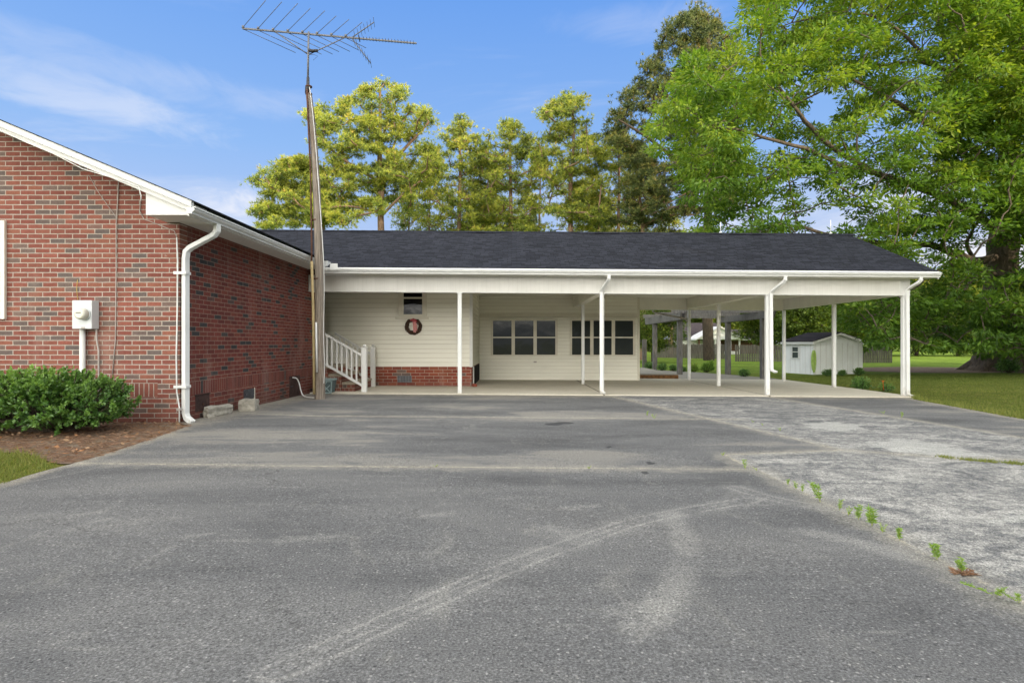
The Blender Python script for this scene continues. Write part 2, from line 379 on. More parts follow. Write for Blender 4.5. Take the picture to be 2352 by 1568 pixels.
def smooth_line(pts, k=3):
    p = [tuple(q) for q in pts]
    for _ in range(k):
        q = [p[0]]
        for a, b in zip(p[:-1], p[1:]):
            q += [tuple(0.75 * u + 0.25 * v for u, v in zip(a, b)), tuple(0.25 * u + 0.75 * v for u, v in zip(a, b))]
        p = q + [p[-1]]
    return p
def sheet(name, poly, step, zoff, mat, attrs=None, kind='structure'):
    """a polygon of ground as a fine grid that follows the fall of the land"""
    poly = np.array(poly); x0, y0 = poly.min(0); x1, y1 = poly.max(0)
    xs = np.arange(x0 - step, x1 + 2 * step, step); ys = np.arange(y0 - step, y1 + 2 * step, step)
    X, Y = np.meshgrid(xs, ys); ins = in_poly(X, Y, poly)
    cell = ins[:-1, :-1] | ins[1:, :-1] | ins[:-1, 1:] | ins[1:, 1:]
    d, qx, qy, _ = seg_dist(X, Y, [tuple(p) for p in poly], True)
    X = np.where(ins, X, qx); Y = np.where(ins, Y, qy)
    idx = np.arange(X.size).reshape(X.shape)
    quads = np.stack([idx[:-1, :-1][cell], idx[:-1, 1:][cell], idx[1:, 1:][cell], idx[1:, :-1][cell]], 1)
    used = np.unique(quads); remap = np.full(X.size, -1); remap[used] = np.arange(len(used))
    xx = X.ravel()[used]; yy = Y.ravel()[used]
    co = np.stack([xx, yy, gz(xx, yy) + zoff], 1)
    at = {k: f(xx, yy) for k, f in (attrs or {}).items()}
    ob = np_mesh(name, co, remap[quads], 4, mat, attrs=at, smooth=True)
    if kind: ob['kind'] = kind
    return ob

# ------------------------------------------------------------------ world, sun, camera
SUN_EL, SUN_AZ = R(15), math.atan2(0.80, -0.60)          # sun to the right, a little behind the viewpoint
sd = Vector((math.sin(SUN_AZ) * math.cos(SUN_EL), math.cos(SUN_AZ) * math.cos(SUN_EL), math.sin(SUN_EL)))
W = bpy.data.worlds.new('World'); SC.world = W; W.use_nodes = True
nt = W.node_tree; bg = nt.nodes['Background']
sky = nd(nt, 'ShaderNodeTexSky', {'sky_type': 'NISHITA', 'sun_disc': False, 'sun_elevation': SUN_EL, 'sun_rotation': SUN_AZ, 'air_density': 1.0, 'dust_density': 0.4, 'ozone_density': 2.0})
tc = nd(nt, 'ShaderNodeTexCoord').outputs['Generated']
sp = nd(nt, 'ShaderNodeSeparateXYZ', None, Vector=tc)
zc = math_n(nt, 'MAXIMUM', sp.outputs[2], 0.03)
# sky colour: physical sky pulled toward the clean blue of the photograph
grad = ramp(nt, sp.outputs[2], [(0.0, (6.8, 7.3, 8.9)), (0.14, (5.0, 6.2, 9.0)), (0.31, (2.9, 5.1, 9.3)), (0.52, (1.6, 3.8, 9.0)), (1.0, (0.8, 2.4, 7.4))])
base = mix(nt, 0.9, sky.outputs[0], grad)
# thin streaked clouds, flattened onto a layer; bright unseen banks added overhead and behind as fill light
px = math_n(nt, 'DIVIDE', sp.outputs[0], math_n(nt, 'ADD', zc, 0.12)); py = math_n(nt, 'DIVIDE', sp.outputs[1], math_n(nt, 'ADD', zc, 0.12))
cv = nd(nt, 'ShaderNodeCombineXYZ', None, X=px, Y=py).outputs[0]
wisp = noise(nt, scaled(nt, cv, (0.55, 1.5, 1)), 1.1, 7, 0.6, dist=0.5)
wf = math_n(nt, 'MULTIPLY', mstep(nt, wisp, 0.53, 0.78), 0.55)
puff = noise(nt, scaled(nt, tc, (3.2, 3.2, 8)), 1.6, 6, 0.6)
low = math_n(nt, 'MULTIPLY', mstep(nt, puff, 0.50, 0.66), math_n(nt, 'SUBTRACT', 1.0, mstep(nt, sp.outputs[2], 0.12, 0.30)))
def cloud_at(px_, py_, wx, wy, k, sc):
    v0 = Vector((px_ - CX, F, HZ - py_)).normalized()
    dx = nd(nt, 'ShaderNodeVectorMath', {'operation': 'DOT_PRODUCT'}, i0=tc, i1=tuple(Vector((v0.y, -v0.x, 0)).normalized())).outputs['Value']
    dz = math_n(nt, 'SUBTRACT', sp.outputs[2], v0.z); dy = math_n(nt, 'GREATER_THAN', sp.outputs[1], 0.0)
    slope = math_n(nt, 'ADD', dz, math_n(nt, 'MULTIPLY', dx, sc))
    r2 = math_n(nt, 'ADD', math_n(nt, 'POWER', math_n(nt, 'ABSOLUTE', math_n(nt, 'DIVIDE', dx, wx)), 2.0), math_n(nt, 'POWER', math_n(nt, 'ABSOLUTE', math_n(nt, 'DIVIDE', slope, wy)), 2.0))
    n_ = noise(nt, scaled(nt, tc, (6, 6, 16)), 1.0, 7, 0.62, dist=0.8)
    e = math_n(nt, 'ADD', math_n(nt, 'SUBTRACT', 1.0, r2), math_n(nt, 'MULTIPLY', math_n(nt, 'SUBTRACT', n_, 0.5), 4.0))
    return math_n(nt, 'MULTIPLY', math_n(nt, 'MULTIPLY', mstep(nt, e, -0.2, 1.6), dy), k)
for a_ in ((170, 215, 0.20, 0.035, 0.42, 0.10), (360, 185, 0.12, 0.03, 0.22, 0.05), (520, 470, 0.08, 0.035, 0.95, 0.0), (1460, 50, 0.14, 0.03, 0.22, 0.06), (100, 110, 0.2, 0.03, 0.22, 0.05), (620, 230, 0.12, 0.03, 0.2, 0.0), (1880, 470, 0.25, 0.06, 0.55, 0.0)):
    wf = math_n(nt, 'MAXIMUM', wf, cloud_at(*a_))
cl = math_n(nt, 'MAXIMUM', wf, math_n(nt, 'MULTIPLY', low, 0.9))
col = mix(nt, cl, base, (9.3, 9.3, 9.7))
fill_bank = noise(nt, tc, 1.7, 6, 0.6)
over = mstep(nt, sp.outputs[2], 0.52, 0.80)
behind = math_n(nt, 'MULTIPLY', mstep(nt, math_n(nt, 'MULTIPLY', sp.outputs[1], -1.0), 0.05, 0.5), mstep(nt, sp.outputs[2], 0.0, 0.10))
bk = math_n(nt, 'MULTIPLY', math_n(nt, 'MAXIMUM', over, behind), mstep(nt, fill_bank, 0.28, 0.50))
lowb = math_n(nt, 'MULTIPLY', behind, mstep(nt, sp.outputs[2], 0.45, 0.12))
col = mix(nt, bk, col, mix(nt, lowb, (26.0, 25.3, 23.6), (112.0, 108.0, 98.0)))
nt.links.new(col, bg.inputs[0]); bg.inputs[1].default_value = 0.104

sl = bpy.data.lights.new('sun', 'SUN'); sl.energy = 5.0; sl.angle = R(0.5); sl.color = (1.0, 0.83, 0.58)
so = bpy.data.objects.new('sun', sl); COL.objects.link(so); so.rotation_euler = (-sd).to_track_quat('-Z', 'Y').to_euler(); so.location = (20, -20, 30)

cd = bpy.data.cameras.new('camera'); co_ = bpy.data.objects.new('camera', cd); COL.objects.link(co_)
co_.location = (0, 0, CAMH); co_.rotation_euler = (R(90), 0, 0)
cd.sensor_width = 36; cd.lens = F / 2352 * 36; cd.shift_y = 4 / 2352; cd.clip_start = 0.05; cd.clip_end = 2000
SC.camera = co_
SC.view_settings.view_transform = 'Standard'; SC.view_settings.look = 'None'; SC.view_settings.exposure = 0
try:
    SC.cycles.max_bounces = 6; SC.cycles.transparent_max_bounces = 12; SC.cycles.use_denoising = True
except Exception: pass

# ------------------------------------------------------------------ ground
def lawn_mat():
    m, nt, b = new_mat('lawn_grass')
    p = wpos(nt); n1 = noise(nt, p, 45, 5, 0.7); n2 = noise(nt, p, 0.35, 5, 0.6); n3 = noise(nt, p, 3.0, 5, 0.65)
    sp = nd(nt, 'ShaderNodeSeparateXYZ', None, Vector=p)
    far = mstep(nt, sp.outputs[1], 15, 32)
    near_c = ramp(nt, n3, [(0.3, (0.080, 0.088, 0.020)), (0.5, (0.125, 0.135, 0.03)), (0.72, (0.19, 0.165, 0.06))])
    far_c = ramp(nt, n3, [(0.3, (0.10, 0.165, 0.025)), (0.7, (0.20, 0.29, 0.042))])
    c = mix(nt, far, near_c, far_c)
    c = mix(nt, 0.8, c, ramp(nt, n1, [(0.3, 0.55), (0.7, 1.4)]), 'MULTIPLY')
    c = mix(nt, 0.7, c, ramp(nt, n2, [(0.3, 0.62), (0.7, 1.35)]), 'MULTIPLY')
    c = mix(nt, math_n(nt, 'MULTIPLY', mstep(nt, noise(nt, p, 0.8, 7, 0.7), 0.52, 0.72), 0.5), c, (0.15, 0.125, 0.055))
    nt.links.new(c, b.inputs['Base Color']); b.inputs['Roughness'].default_value = 1.0; b.inputs['Specular IOR Level'].default_value = 0.05
    bump(nt, b, n1, 0.6, 0.03); return m
def lines(a, b, n): return np.linspace(a, b, n)
xs = np.concatenate([lines(-600, -30, 14)[:-1], lines(-30, 40, 70)[:-1], lines(40, 600, 14)])
ys = np.concatenate([lines(-300, -6, 10)[:-1], lines(-6, 40, 60)[:-1], lines(40, 900, 18)])
X, Y = np.meshgrid(xs, ys); idx = np.arange(X.size).reshape(X.shape)
Z = gz(X, Y) - 0.02
lawn = np_mesh('lawn', np.stack([X.ravel(), Y.ravel(), Z.ravel()], 1), np.stack([idx[:-1, :-1], idx[:-1, 1:], idx[1:, 1:], idx[1:, :-1]], -1).reshape(-1, 4), 4, lawn_mat(), smooth=True)
lawn['kind'] = 'structure'; lawn['label'] = 'mown lawn around the house and far back under the trees'

# driveway regions measured on the ground
left_edge = [(-6.5, -3), (-5.0, 2.0), G(0, 1113), G(75, 1087), G(180, 1061), G(250, 1040), G(330, 1014), G(415, 984), (-4.50, 7.9), (-4.80, 8.15), (-4.80, 13.3)]
right_edge = [(9.45, 13.35), G(2100, 917), G(2200, 935), G(2300, 953), G(2352, 962), (8.15, 7.0), (8.0, 3.0), (8.0, -3)]
drive_poly = smooth_line(left_edge[:-2], 2) + left_edge[-2:] + right_edge
jA = [G(1395, 907), G(1935, 1033)]; jB = [G(1660, 1044), (2.28, 5.28), (2.28, -3)]; jC = [G(1660, 1044), G(1935, 1033), G(2200, 1052), (8.2, G(2352, 1064)[1])]
jD = [G(1750, 909), G(2352, 1005), (8.2, 6.6)]; j1 = [G(180, 1063), G(760, 1070), G(1740, 1078)]; j2 = [G(560, 949), G(735, 955), G(1190, 958), G(1700, 963)]
worn_poly = [jA[0], jA[1], jC[0], (2.28, 5.28), (2.28, -3), (8.2, -3), (8.2, 6.6), G(2352, 1005), G(1750, 909)]
patches = [[G(2000, 1020), G(2060, 1008), G(2150, 1015), G(2210, 1030), G(2270, 1048), G(2150, 1048), G(2060, 1035)],
           [G(1845, 975), G(1900, 968), G(1980, 975), G(1990, 985), G(1890, 990)], [G(2260, 1190), G(2352, 1185), G(2352, 1200), G(2290, 1203)]]
T1 = smooth_line([G(640, 1540), G(800, 1471), G(1000, 1375), G(1176, 1297), G(1326, 1242), G(1456, 1197), G(1576, 1172), G(1726, 1147)], 2)
T2 = smooth_line([G(1545, 1180), G(1579, 1247), G(1566, 1322), G(1526, 1387), G(1470, 1445)], 2)
T3 = smooth_line([G(1420, 990), G(1470, 1025), G(1560, 1065)], 2)
T4 = smooth_line([G(1860, 1222), G(1960, 1240), G(2090, 1282)], 2)
T5 = smooth_line([G(1690, 1120), G(1790, 1150), G(2050, 1190)], 2)
scuffs = [([G(1400, 1410), G(1450, 1395), G(1500, 1380)], 0.05), ([G(1465, 1440), G(1510, 1415), G(1545, 1385)], 0.06), ([G(168, 1182), G(240, 1174)], 0.03), ([G(215, 1198), G(270, 1186)], 0.035), ([G(340, 1282), G(395, 1255)], 0.03),
          ([G(400, 1238), G(475, 1225)], 0.04), ([G(650, 1240), G(790, 1230)], 0.07), ([G(1310, 1230), G(1260, 1210)], 0.08), ([G(130, 1470), G(200, 1455)], 0.04), ([G(960, 1185), G(1030, 1180)], 0.05), ([G(1300, 1165), G(1370, 1160)], 0.05)]
def a_joint(x, y):
    d = np.full(x.shape, 9.0)
    for j in (jA, jB, jC, jD, j1, j2): d = np.minimum(d, seg_dist(x, y, j)[0])
    return d
def a_worn(x, y):
    d = seg_dist(x, y, worn_poly, True)[0]; return np.where(in_poly(x, y, worn_poly), d, -d)
def a_patch(x, y):
    b = np.full(x.shape, -9.0)
    for p in patches:
        d = seg_dist(x, y, p, True)[0]; b = np.maximum(b, np.where(in_poly(x, y, p), d, -d))
    return b
def a_track(x, y):
    b = np.full(x.shape, 9.0)
    for t in (T1, T5):
        b = np.minimum(b, seg_dist(x, y, t)[0])
    return np.clip(b, 0, 1)
def a_soft(x, y):
    b = np.full(x.shape, 9.0)
    for t in (T2, T4): b = np.minimum(b, seg_dist(x, y, t)[0])
    return np.clip(b, 0, 1)
def a_scuff(x, y):
    b = np.full(x.shape, 9.0)
    for t, r in scuffs: b = np.minimum(b, seg_dist(x, y, t)[0] / r)
    return np.clip(b, 0, 6)
def a_edge(x, y):
    """distance to the house wall, the slab front and the verge"""
    d = np.minimum(seg_dist(x, y, [(-4.8, 8.0), (-4.8, 13.3), (9.45, 13.35)])[0], seg_dist(x, y, left_edge[1:9])[0] * 4.0)
    return np.minimum(d, seg_dist(x, y, right_edge)[0] * 2.2)
STAINS = [(520, 1058, 420, 9, 1.0), (1000, 1050, 420, 14, .8), (900, 1018, 330, 13, .8), (560, 985, 150, 16, .9), (1330, 1040, 160, 12, .8), (1025, 934, 110, 7, 1.2), (640, 950, 130, 12, .8), (1340, 1038, 60, 5, .9), (820, 915, 260, 6, .6), (1700, 925, 260, 8, .3),
          (650, 1030, 280, 11, -1.3), (1010, 978, 420, 11, -1.2), (1520, 1000, 330, 26, -1.2), (880, 926, 300, 7, -1.1), (1290, 930, 170, 9, -.9), (500, 1085, 500, 14, -.7), (1300, 1105, 500, 20, -.5), (1500, 940, 200, 10, -.5), (1900, 940, 150, 12, -.6), (2150, 970, 200, 18, -.8)]
def a_stain(x, y):
    yy = np.maximum(y, 0.3); px_ = CX + F * x / yy; py_ = HZ + F * (CAMH - gz(x, y)) / yy; v = np.zeros(x.shape)
    for cx, cy, rx, ry, k in STAINS: v += k * np.exp(-(((px_ - cx) / rx) ** 2 + ((py_ - cy) / ry) ** 2))
    return np.where(y > 1.5, v, 0)
OIL = [(G(1270, 974), 0.11, 0.06), (G(1296, 971), 0.13, 0.06), (G(1400, 1026), 0.03, 0.03), (G(1482, 1085), 0.04, 0.03), (G(1495, 1063), 0.04, 0.03)]
def a_oil(x, y):
    v = np.zeros(x.shape)
    for (cx, cy), rx, ry in OIL: v = np.maximum(v, 1.6 - ((x - cx) / rx) ** 2 - ((y - cy) / (ry * 2)) ** 2)
    return np.clip(v, 0, 1)
def drive_mat():
    m, nt, b = new_mat('weathered_driveway')
    p = wpos(nt); sp = nd(nt, 'ShaderNodeSeparateXYZ', None, Vector=p)
    grain = noise(nt, p, 95, 4, 0.75); grain2 = noise(nt, p, 260, 2, 0.7); mid = noise(nt, p, 5.0, 6, 0.65); fine = noise(nt, p, 22, 6, 0.7)
    big = noise(nt, scaled(nt, p, (0.32, 0.95, 1)), 0.9, 6, 0.62, dist=0.6)
    streak = noise(nt, scaled(nt, p, (0.55, 1.7, 1)), 1.5, 7, 0.66, dist=0.7)
    stir = noise(nt, scaled(nt, p, (1.0, 0.55, 1)), 2.2, 7, 0.68, dist=1.2)
    jd, wd, pd, td, scf, ed = (attr(nt, k) for k in ('joint', 'worn', 'patch', 'track', 'scuff', 'edge'))
    stn = attr(nt, 'stain'); bigs = math_n(nt, 'ADD', big, math_n(nt, 'MULTIPLY', stn, 0.10))
    base = ramp(nt, bigs, [(0.30, (0.078, 0.079, 0.080)), (0.45, (0.116, 0.117, 0.118)), (0.60, (0.148, 0.148, 0.146)), (0.76, (0.195, 0.192, 0.180))])
    # dusty, sun-bleached bands toward the house
    backw = mstep(nt, sp.outputs[1], 4.6, 6.2)
    dust = math_n(nt, 'MULTIPLY', mstep(nt, math_n(nt, 'ADD', math_n(nt, 'ADD', big, math_n(nt, 'MULTIPLY', stn, 0.13)), math_n(nt, 'MULTIPLY', math_n(nt, 'SUBTRACT', streak, 0.5), 0.5)), 0.50, 0.62), backw)
    base = mix(nt, math_n(nt, 'MULTIPLY', dust, 0.7), base, (0.225, 0.215, 0.19))
    base = mix(nt, math_n(nt, 'MULTIPLY', mstep(nt, stir, 0.54, 0.74), 0.45), base, (0.24, 0.235, 0.215))
    base = mix(nt, math_n(nt, 'MULTIPLY', mstep(nt, math_n(nt, 'ADD', ed, math_n(nt, 'MULTIPLY', math_n(nt, 'SUBTRACT', mid, 0.5), 1.4)), 0.75, 0.05), 0.75), base, (0.27, 0.25, 0.205))
    # fine scratches and drag marks running several ways
    for rz, sc_, k_ in ((0.6, (0.5, 5.0, 1), 0.30), (-0.9, (0.6, 6.0, 1), 0.24), (0.1, (0.4, 4.5, 1), 0.26)):
        mp_ = nd(nt, 'ShaderNodeMapping'); nt.links.new(p, mp_.inputs[0]); mp_.inputs['Rotation'].default_value = (0, 0, rz); mp_.inputs['Scale'].default_value = sc_
        sn = noise(nt, mp_.outputs[0], 2.4, 6, 0.68, dist=0.5); base = mix(nt, math_n(nt, 'MULTIPLY', math_n(nt, 'MULTIPLY', mstep(nt, sn, 0.56, 0.70), mstep(nt, mid, 0.42, 0.62)), k_), base, (0.29, 0.285, 0.265))
    # hairline cracks
    vo = nd(nt, 'ShaderNodeTexVoronoi', {'feature': 'DISTANCE_TO_EDGE'}, Vector=nd(nt, 'ShaderNodeVectorMath', {'operation': 'MULTIPLY_ADD'}, i0=noise(nt, p, 1.3, 5, 0.7, 'Color'), i1=(0.9, 0.9, 0), i2=p).outputs[0], Scale=0.42)
    base = mix(nt, math_n(nt, 'MULTIPLY', math_n(nt, 'MULTIPLY', mstep(nt, vo.outputs[0], 0.006, 0.001), mstep(nt, big, 0.48, 0.58)), 0.32), base, (0.035, 0.034, 0.033))
    # old exposed-aggregate concrete on the right
    wmask = mstep(nt, math_n(nt, 'ADD', wd, math_n(nt, 'MULTIPLY', math_n(nt, 'SUBTRACT', fine, 0.5), 0.12)), -0.01, 0.04)
    nearw = mstep(nt, sp.outputs[1], 9.5, 5.0)
    wn = math_n(nt, 'ADD', math_n(nt, 'MULTIPLY', noise(nt, scaled(nt, p, (0.8, 1.25, 1)), 2.6, 7, 0.72, dist=0.8), 0.5), math_n(nt, 'ADD', math_n(nt, 'MULTIPLY', fine, 0.36), math_n(nt, 'MULTIPLY', grain, 0.14)))
    wn = math_n(nt, 'ADD', wn, math_n(nt, 'MULTIPLY', nearw, 0.035))
    wcol = ramp(nt, wn, [(0.41, (0.085, 0.087, 0.09)), (0.49, (0.150, 0.152, 0.152)), (0.535, (0.225, 0.223, 0.212)), (0.61, (0.38, 0.372, 0.345))])
    base = mix(nt, wmask, base, wcol)
    pm = mstep(nt, math_n(nt, 'ADD', pd, math_n(nt, 'MULTIPLY', math_n(nt, 'SUBTRACT', mid, 0.5), 0.9)), -0.03, 0.03)
    base = mix(nt, math_n(nt, 'MULTIPLY', pm, 0.62), base, (0.40, 0.40, 0.37))
    # tyre marks of pale dust
    ad = math_n(nt, 'ABSOLUTE', td)
    rib = math_n(nt, 'COSINE', math_n(nt, 'MULTIPLY', td, 105.0))
    rb = math_n(nt, 'MULTIPLY', math_n(nt, 'ADD', 0.35, math_n(nt, 'MULTIPLY', mstep(nt, rib, -0.3, 0.8), 0.65)), mstep(nt, ad, 0.115, 0.095))
    soft = math_n(nt, 'MULTIPLY', mstep(nt, ad, 0.2, 0.03), 0.18)
    tm = math_n(nt, 'MULTIPLY', math_n(nt, 'MAXIMUM', math_n(nt, 'MULTIPLY', rb, 0.50), soft), mstep(nt, math_n(nt, 'ADD', math_n(nt, 'MULTIPLY', mid, 0.6), math_n(nt, 'MULTIPLY', fine, 0.4)), 0.36, 0.52))
    base = mix(nt, tm, base, (0.31, 0.305, 0.285))
    sft = attr(nt, 'softtrack'); sf = math_n(nt, 'MULTIPLY', mstep(nt, math_n(nt, 'ADD', sft, math_n(nt, 'MULTIPLY', math_n(nt, 'SUBTRACT', fine, 0.5), 0.16)), 0.13, 0.02), mstep(nt, stir, 0.30, 0.52))
    base = mix(nt, math_n(nt, 'MULTIPLY', sf, 0.38), base, (0.30, 0.295, 0.275))
    vs = nd(nt, 'ShaderNodeTexVoronoi', {'feature': 'F1'}, Vector=p, Scale=58.0); vr = nd(nt, 'ShaderNodeSeparateColor', None, Color=vs.outputs['Color']).outputs[0]
    base = mix(nt, math_n(nt, 'MULTIPLY', math_n(nt, 'MULTIPLY', mstep(nt, vs.outputs['Distance'], 0.42, 0.25), math_n(nt, 'GREATER_THAN', vr, 0.86)), 0.5), base, (0.33, 0.325, 0.31))
    base = mix(nt, math_n(nt, 'MULTIPLY', math_n(nt, 'MULTIPLY', mstep(nt, vs.outputs['Distance'], 0.45, 0.25), math_n(nt, 'LESS_THAN', vr, 0.16)), 0.55), base, (0.035, 0.036, 0.038))
    sm = math_n(nt, 'MULTIPLY', mstep(nt, math_n(nt, 'ADD', scf, math_n(nt, 'MULTIPLY', math_n(nt, 'SUBTRACT', fine, 0.5), 5.5)), 1.5, -0.4), 0.28)
    base = mix(nt, sm, base, (0.34, 0.335, 0.31))
    # sandy joints
    jw = math_n(nt, 'ADD', jd, math_n(nt, 'MULTIPLY', math_n(nt, 'SUBTRACT', fine, 0.5), 0.10))
    halo = math_n(nt, 'MULTIPLY', mstep(nt, math_n(nt, 'ADD', jd, math_n(nt, 'MULTIPLY', math_n(nt, 'SUBTRACT', mid, 0.5), 0.5)), 0.22, 0.0), 0.5)
    base = mix(nt, halo, base, (0.29, 0.275, 0.235))
    base = mix(nt, math_n(nt, 'MULTIPLY', mstep(nt, jw, 0.032, 0.0), 0.75), base, (0.44, 0.40, 0.31))
    base = mix(nt, math_n(nt, 'MULTIPLY', mstep(nt, math_n(nt, 'ADD', jd, math_n(nt, 'MULTIPLY', math_n(nt, 'SUBTRACT', mid, 0.5), 0.05)), 0.010, 0.004), 0.8), base, (0.05, 0.048, 0.042))
    base = mix(nt, math_n(nt, 'MULTIPLY', mstep(nt, math_n(nt, 'ADD', attr(nt, 'oil'), math_n(nt, 'MULTIPLY', math_n(nt, 'SUBTRACT', fine, 0.5), 0.8)), 0.2, 0.6), 0.75), base, (0.03, 0.031, 0.035))
    base = mix(nt, 0.95, base, ramp(nt, grain, [(0.36, 0.50), (0.48, 0.90), (0.56, 1.15), (0.67, 1.9)]), 'MULTIPLY')
    base = mix(nt, 0.6, base, ramp(nt, grain2, [(0.3, 0.6), (0.7, 1.4)]), 'MULTIPLY')
    nt.links.new(base, b.inputs['Base Color']); b.inputs['Roughness'].default_value = 0.95; b.inputs['Specular IOR Level'].default_value = 0.15
    bump(nt, b, math_n(nt, 'ADD', grain, math_n(nt, 'MULTIPLY', fine, 0.6)), 0.55, 0.006)
    return m
dr = sheet('driveway', drive_poly, 0.05, 0.0, drive_mat(), {'joint': a_joint, 'worn': a_worn, 'patch': a_patch, 'track': a_track, 'scuff': a_scuff, 'edge': a_edge, 'stain': a_stain, 'oil': a_oil, 'softtrack': a_soft})
dr['label'] = 'weathered grey driveway with pale joints and tyre marks'

def slab_mat(name, c0, c1, c2):
    m, nt, b = new_mat(name)
    p = wpos(nt); sp = nd(nt, 'ShaderNodeSeparateXYZ', None, Vector=p)
    n1 = noise(nt, scaled(nt, p, (0.5, 1.6, 1)), 0.8, 6, 0.6); n2 = noise(nt, p, 30, 5, 0.7); n3 = noise(nt, scaled(nt, p, (0.7, 2.5, 1)), 1.4, 7, 0.7)
    c = ramp(nt, n1, [(0.3, c0), (0.7, c1)])
    c = mix(nt, math_n(nt, 'MULTIPLY', mstep(nt, n3, 0.55, 0.72), 0.55), c, c2)
    c = mix(nt, 0.7, c, ramp(nt, n2, [(0.3, 0.72), (0.7, 1.2)]), 'MULTIPLY')
    # saw joints below two rows of posts
    for xj in (2.14, 6.02):
        d = math_n(nt, 'ABSOLUTE', math_n(nt, 'SUBTRACT', sp.outputs[0], math_n(nt, 'ADD', xj, math_n(nt, 'MULTIPLY', n3, 0.06))))
        c = mix(nt, math_n(nt, 'MULTIPLY', mstep(nt, d, 0.035, 0.01), 0.75), c, (0.07, 0.055, 0.04))
    nt.links.new(c, b.inputs['Base Color']); b.inputs['Roughness'].default_value = 0.9; bump(nt, b, n2, 0.25, 0.006); return m
ms = slab_mat('carport_concrete', (0.52, 0.485, 0.395), (0.60, 0.56, 0.47), (0.34, 0.29, 0.21))
sheet('carport_slab', [(-4.75, 13.32), (9.5, 13.32), (9.62, 15.6), (9.72, 20.3), (-1.2, 20.3), (-4.75, 20.3)], 0.5, 0.028, ms)['label'] = 'pale concrete floor under the carport'
mk = MB(); mk.hexa([(-4.75, 13.28, gz(-4.75, 13.3) - 0.05), (9.5, 13.28, gz(9.5, 13.3) - 0.05), (9.5, 13.319, gz(9.5, 13.3) - 0.05), (-4.75, 13.319, gz(-4.75, 13.3) - 0.05),
                    (-4.75, 13.29, gz(-4.75, 13.3) + 0.022), (9.5, 13.29, gz(9.5, 13.3) + 0.022), (9.5, 13.319, gz(9.5, 13.3) + 0.027), (-4.75, 13.319, gz(-4.75, 13.3) + 0.027)])
struct(mk, 'carport_slab_edge', ms)
mp = slab_mat('garden_path_concrete', (0.21, 0.20, 0.175), (0.29, 0.275, 0.235), (0.13, 0.12, 0.10))
sheet('garden_path', smooth_line([(5.9, 20.35), (9.75, 20.35), (9.9, 21.5), (9.2, 24.5), (7.6, 27.5), (5.5, 30.5), (3.0, 31.0)], 2) + [(3.0, 26.0), (5.8, 25.0)], 0.4, 0.012, mp)['label'] = 'grey concrete path leading back from the carport under the pergola'
mk = MB(); mk.box(3.2, 6.0, 20.45, 26.0, -0.3, 0.035); struct(mk, 'back_terrace', mp, 'low raised concrete terrace behind the carport')
mk = MB(); mk.box(3.2, 6.0, 20.40, 20.446, -0.3, 0.0); struct(mk, 'terrace_edge', MT['dirt_face'])

# mulch bed by the brick gable
def mulch_mat():
    m, nt, b = new_mat('pine_straw_mulch')
    p = wpos(nt); n1 = noise(nt, p, 60, 5, 0.75); n2 = noise(nt, p, 4, 5, 0.6)
    c = ramp(nt, n1, [(0.3, (0.07, 0.045, 0.033)), (0.5, (0.17, 0.105, 0.07)), (0.72, (0.30, 0.21, 0.15))])
    c = mix(nt, mstep(nt, n2, 0.45, 0.65), c, (0.20, 0.165, 0.12)); nt.links.new(c, b.inputs['Base Color']); b.inputs['Roughness'].default_value = 1
    bump(nt, b, n1, 0.9, 0.02); return m
mm = mulch_mat()
bed = smooth_line([G(-250, 1040), G(-60, 1040), G(60, 1035), G(120, 1062), G(178, 1064), G(250, 1043), G(330, 1017), G(413, 987), (-4.48, 7.9), (-4.80, 8.2)], 2) + [(-8.5, 8.22), (-9.2, 7.0)]
sheet('mulch_bed', bed, 0.12, -0.008, mm)['label'] = 'brown pine straw bed along the brick gable'
def bed_pts(n, poly, rng):
    poly = np.array(poly); lo = poly.min(0); hi = poly.max(0); out = []
    while sum(len(o) for o in out) < n:
        q = rng.uniform(lo, hi, size=(n, 2)); out.append(q[in_poly(q[:, 0], q[:, 1], poly)])
    return np.concatenate(out)[:n]
q = bed_pts(9000, bed, RNG); n = len(q)
z = gz(q[:, 0], q[:, 1]); ang = RNG.uniform(0, 2 * np.pi, n)
d = np.stack([np.cos(ang), np.sin(ang), RNG.normal(0, 0.16, n)], 1)
cc = np.stack([q[:, 0], q[:, 1], z + RNG.uniform(-0.004, 0.014, n)], 1)
co, fa = leaves(cc, d, RNG.uniform(0.04, 0.13, n), RNG.uniform(0.003, 0.007, n), RNG)
tn = np.clip(RNG.normal(0.5, 0.22, n), 0, 1)
k = RNG.random(n) < 0.05
lit = np_mesh('pine_straw', co, fa, 4, MT['straw'], tint=np.repeat(tn, 4)); tag(lit, 'loose brown pine straw scattered over the bed beside the driveway', 'pine straw', None, 'stuff')
q = bed_pts(260, bed, RNG); n = len(q); ang = RNG.uniform(0, 6.28, n)
co, fa = leaves(np.stack([q[:, 0], q[:, 1], gz(q[:, 0], q[:, 1]) + 0.012], 1), np.stack([np.cos(ang), np.sin(ang), RNG.uniform(0, 0.4, n)], 1), RNG.uniform(0.03, 0.07, n), RNG.uniform(0.02, 0.04, n), RNG)
lf = np_mesh('leaf_litter', co, fa, 4, MT['straw'], tint=np.repeat(RNG.uniform(0.4, 1, n), 4)); tag(lf, 'fallen dry brown leaves lying among the pine straw', 'leaf litter', None, 'stuff')

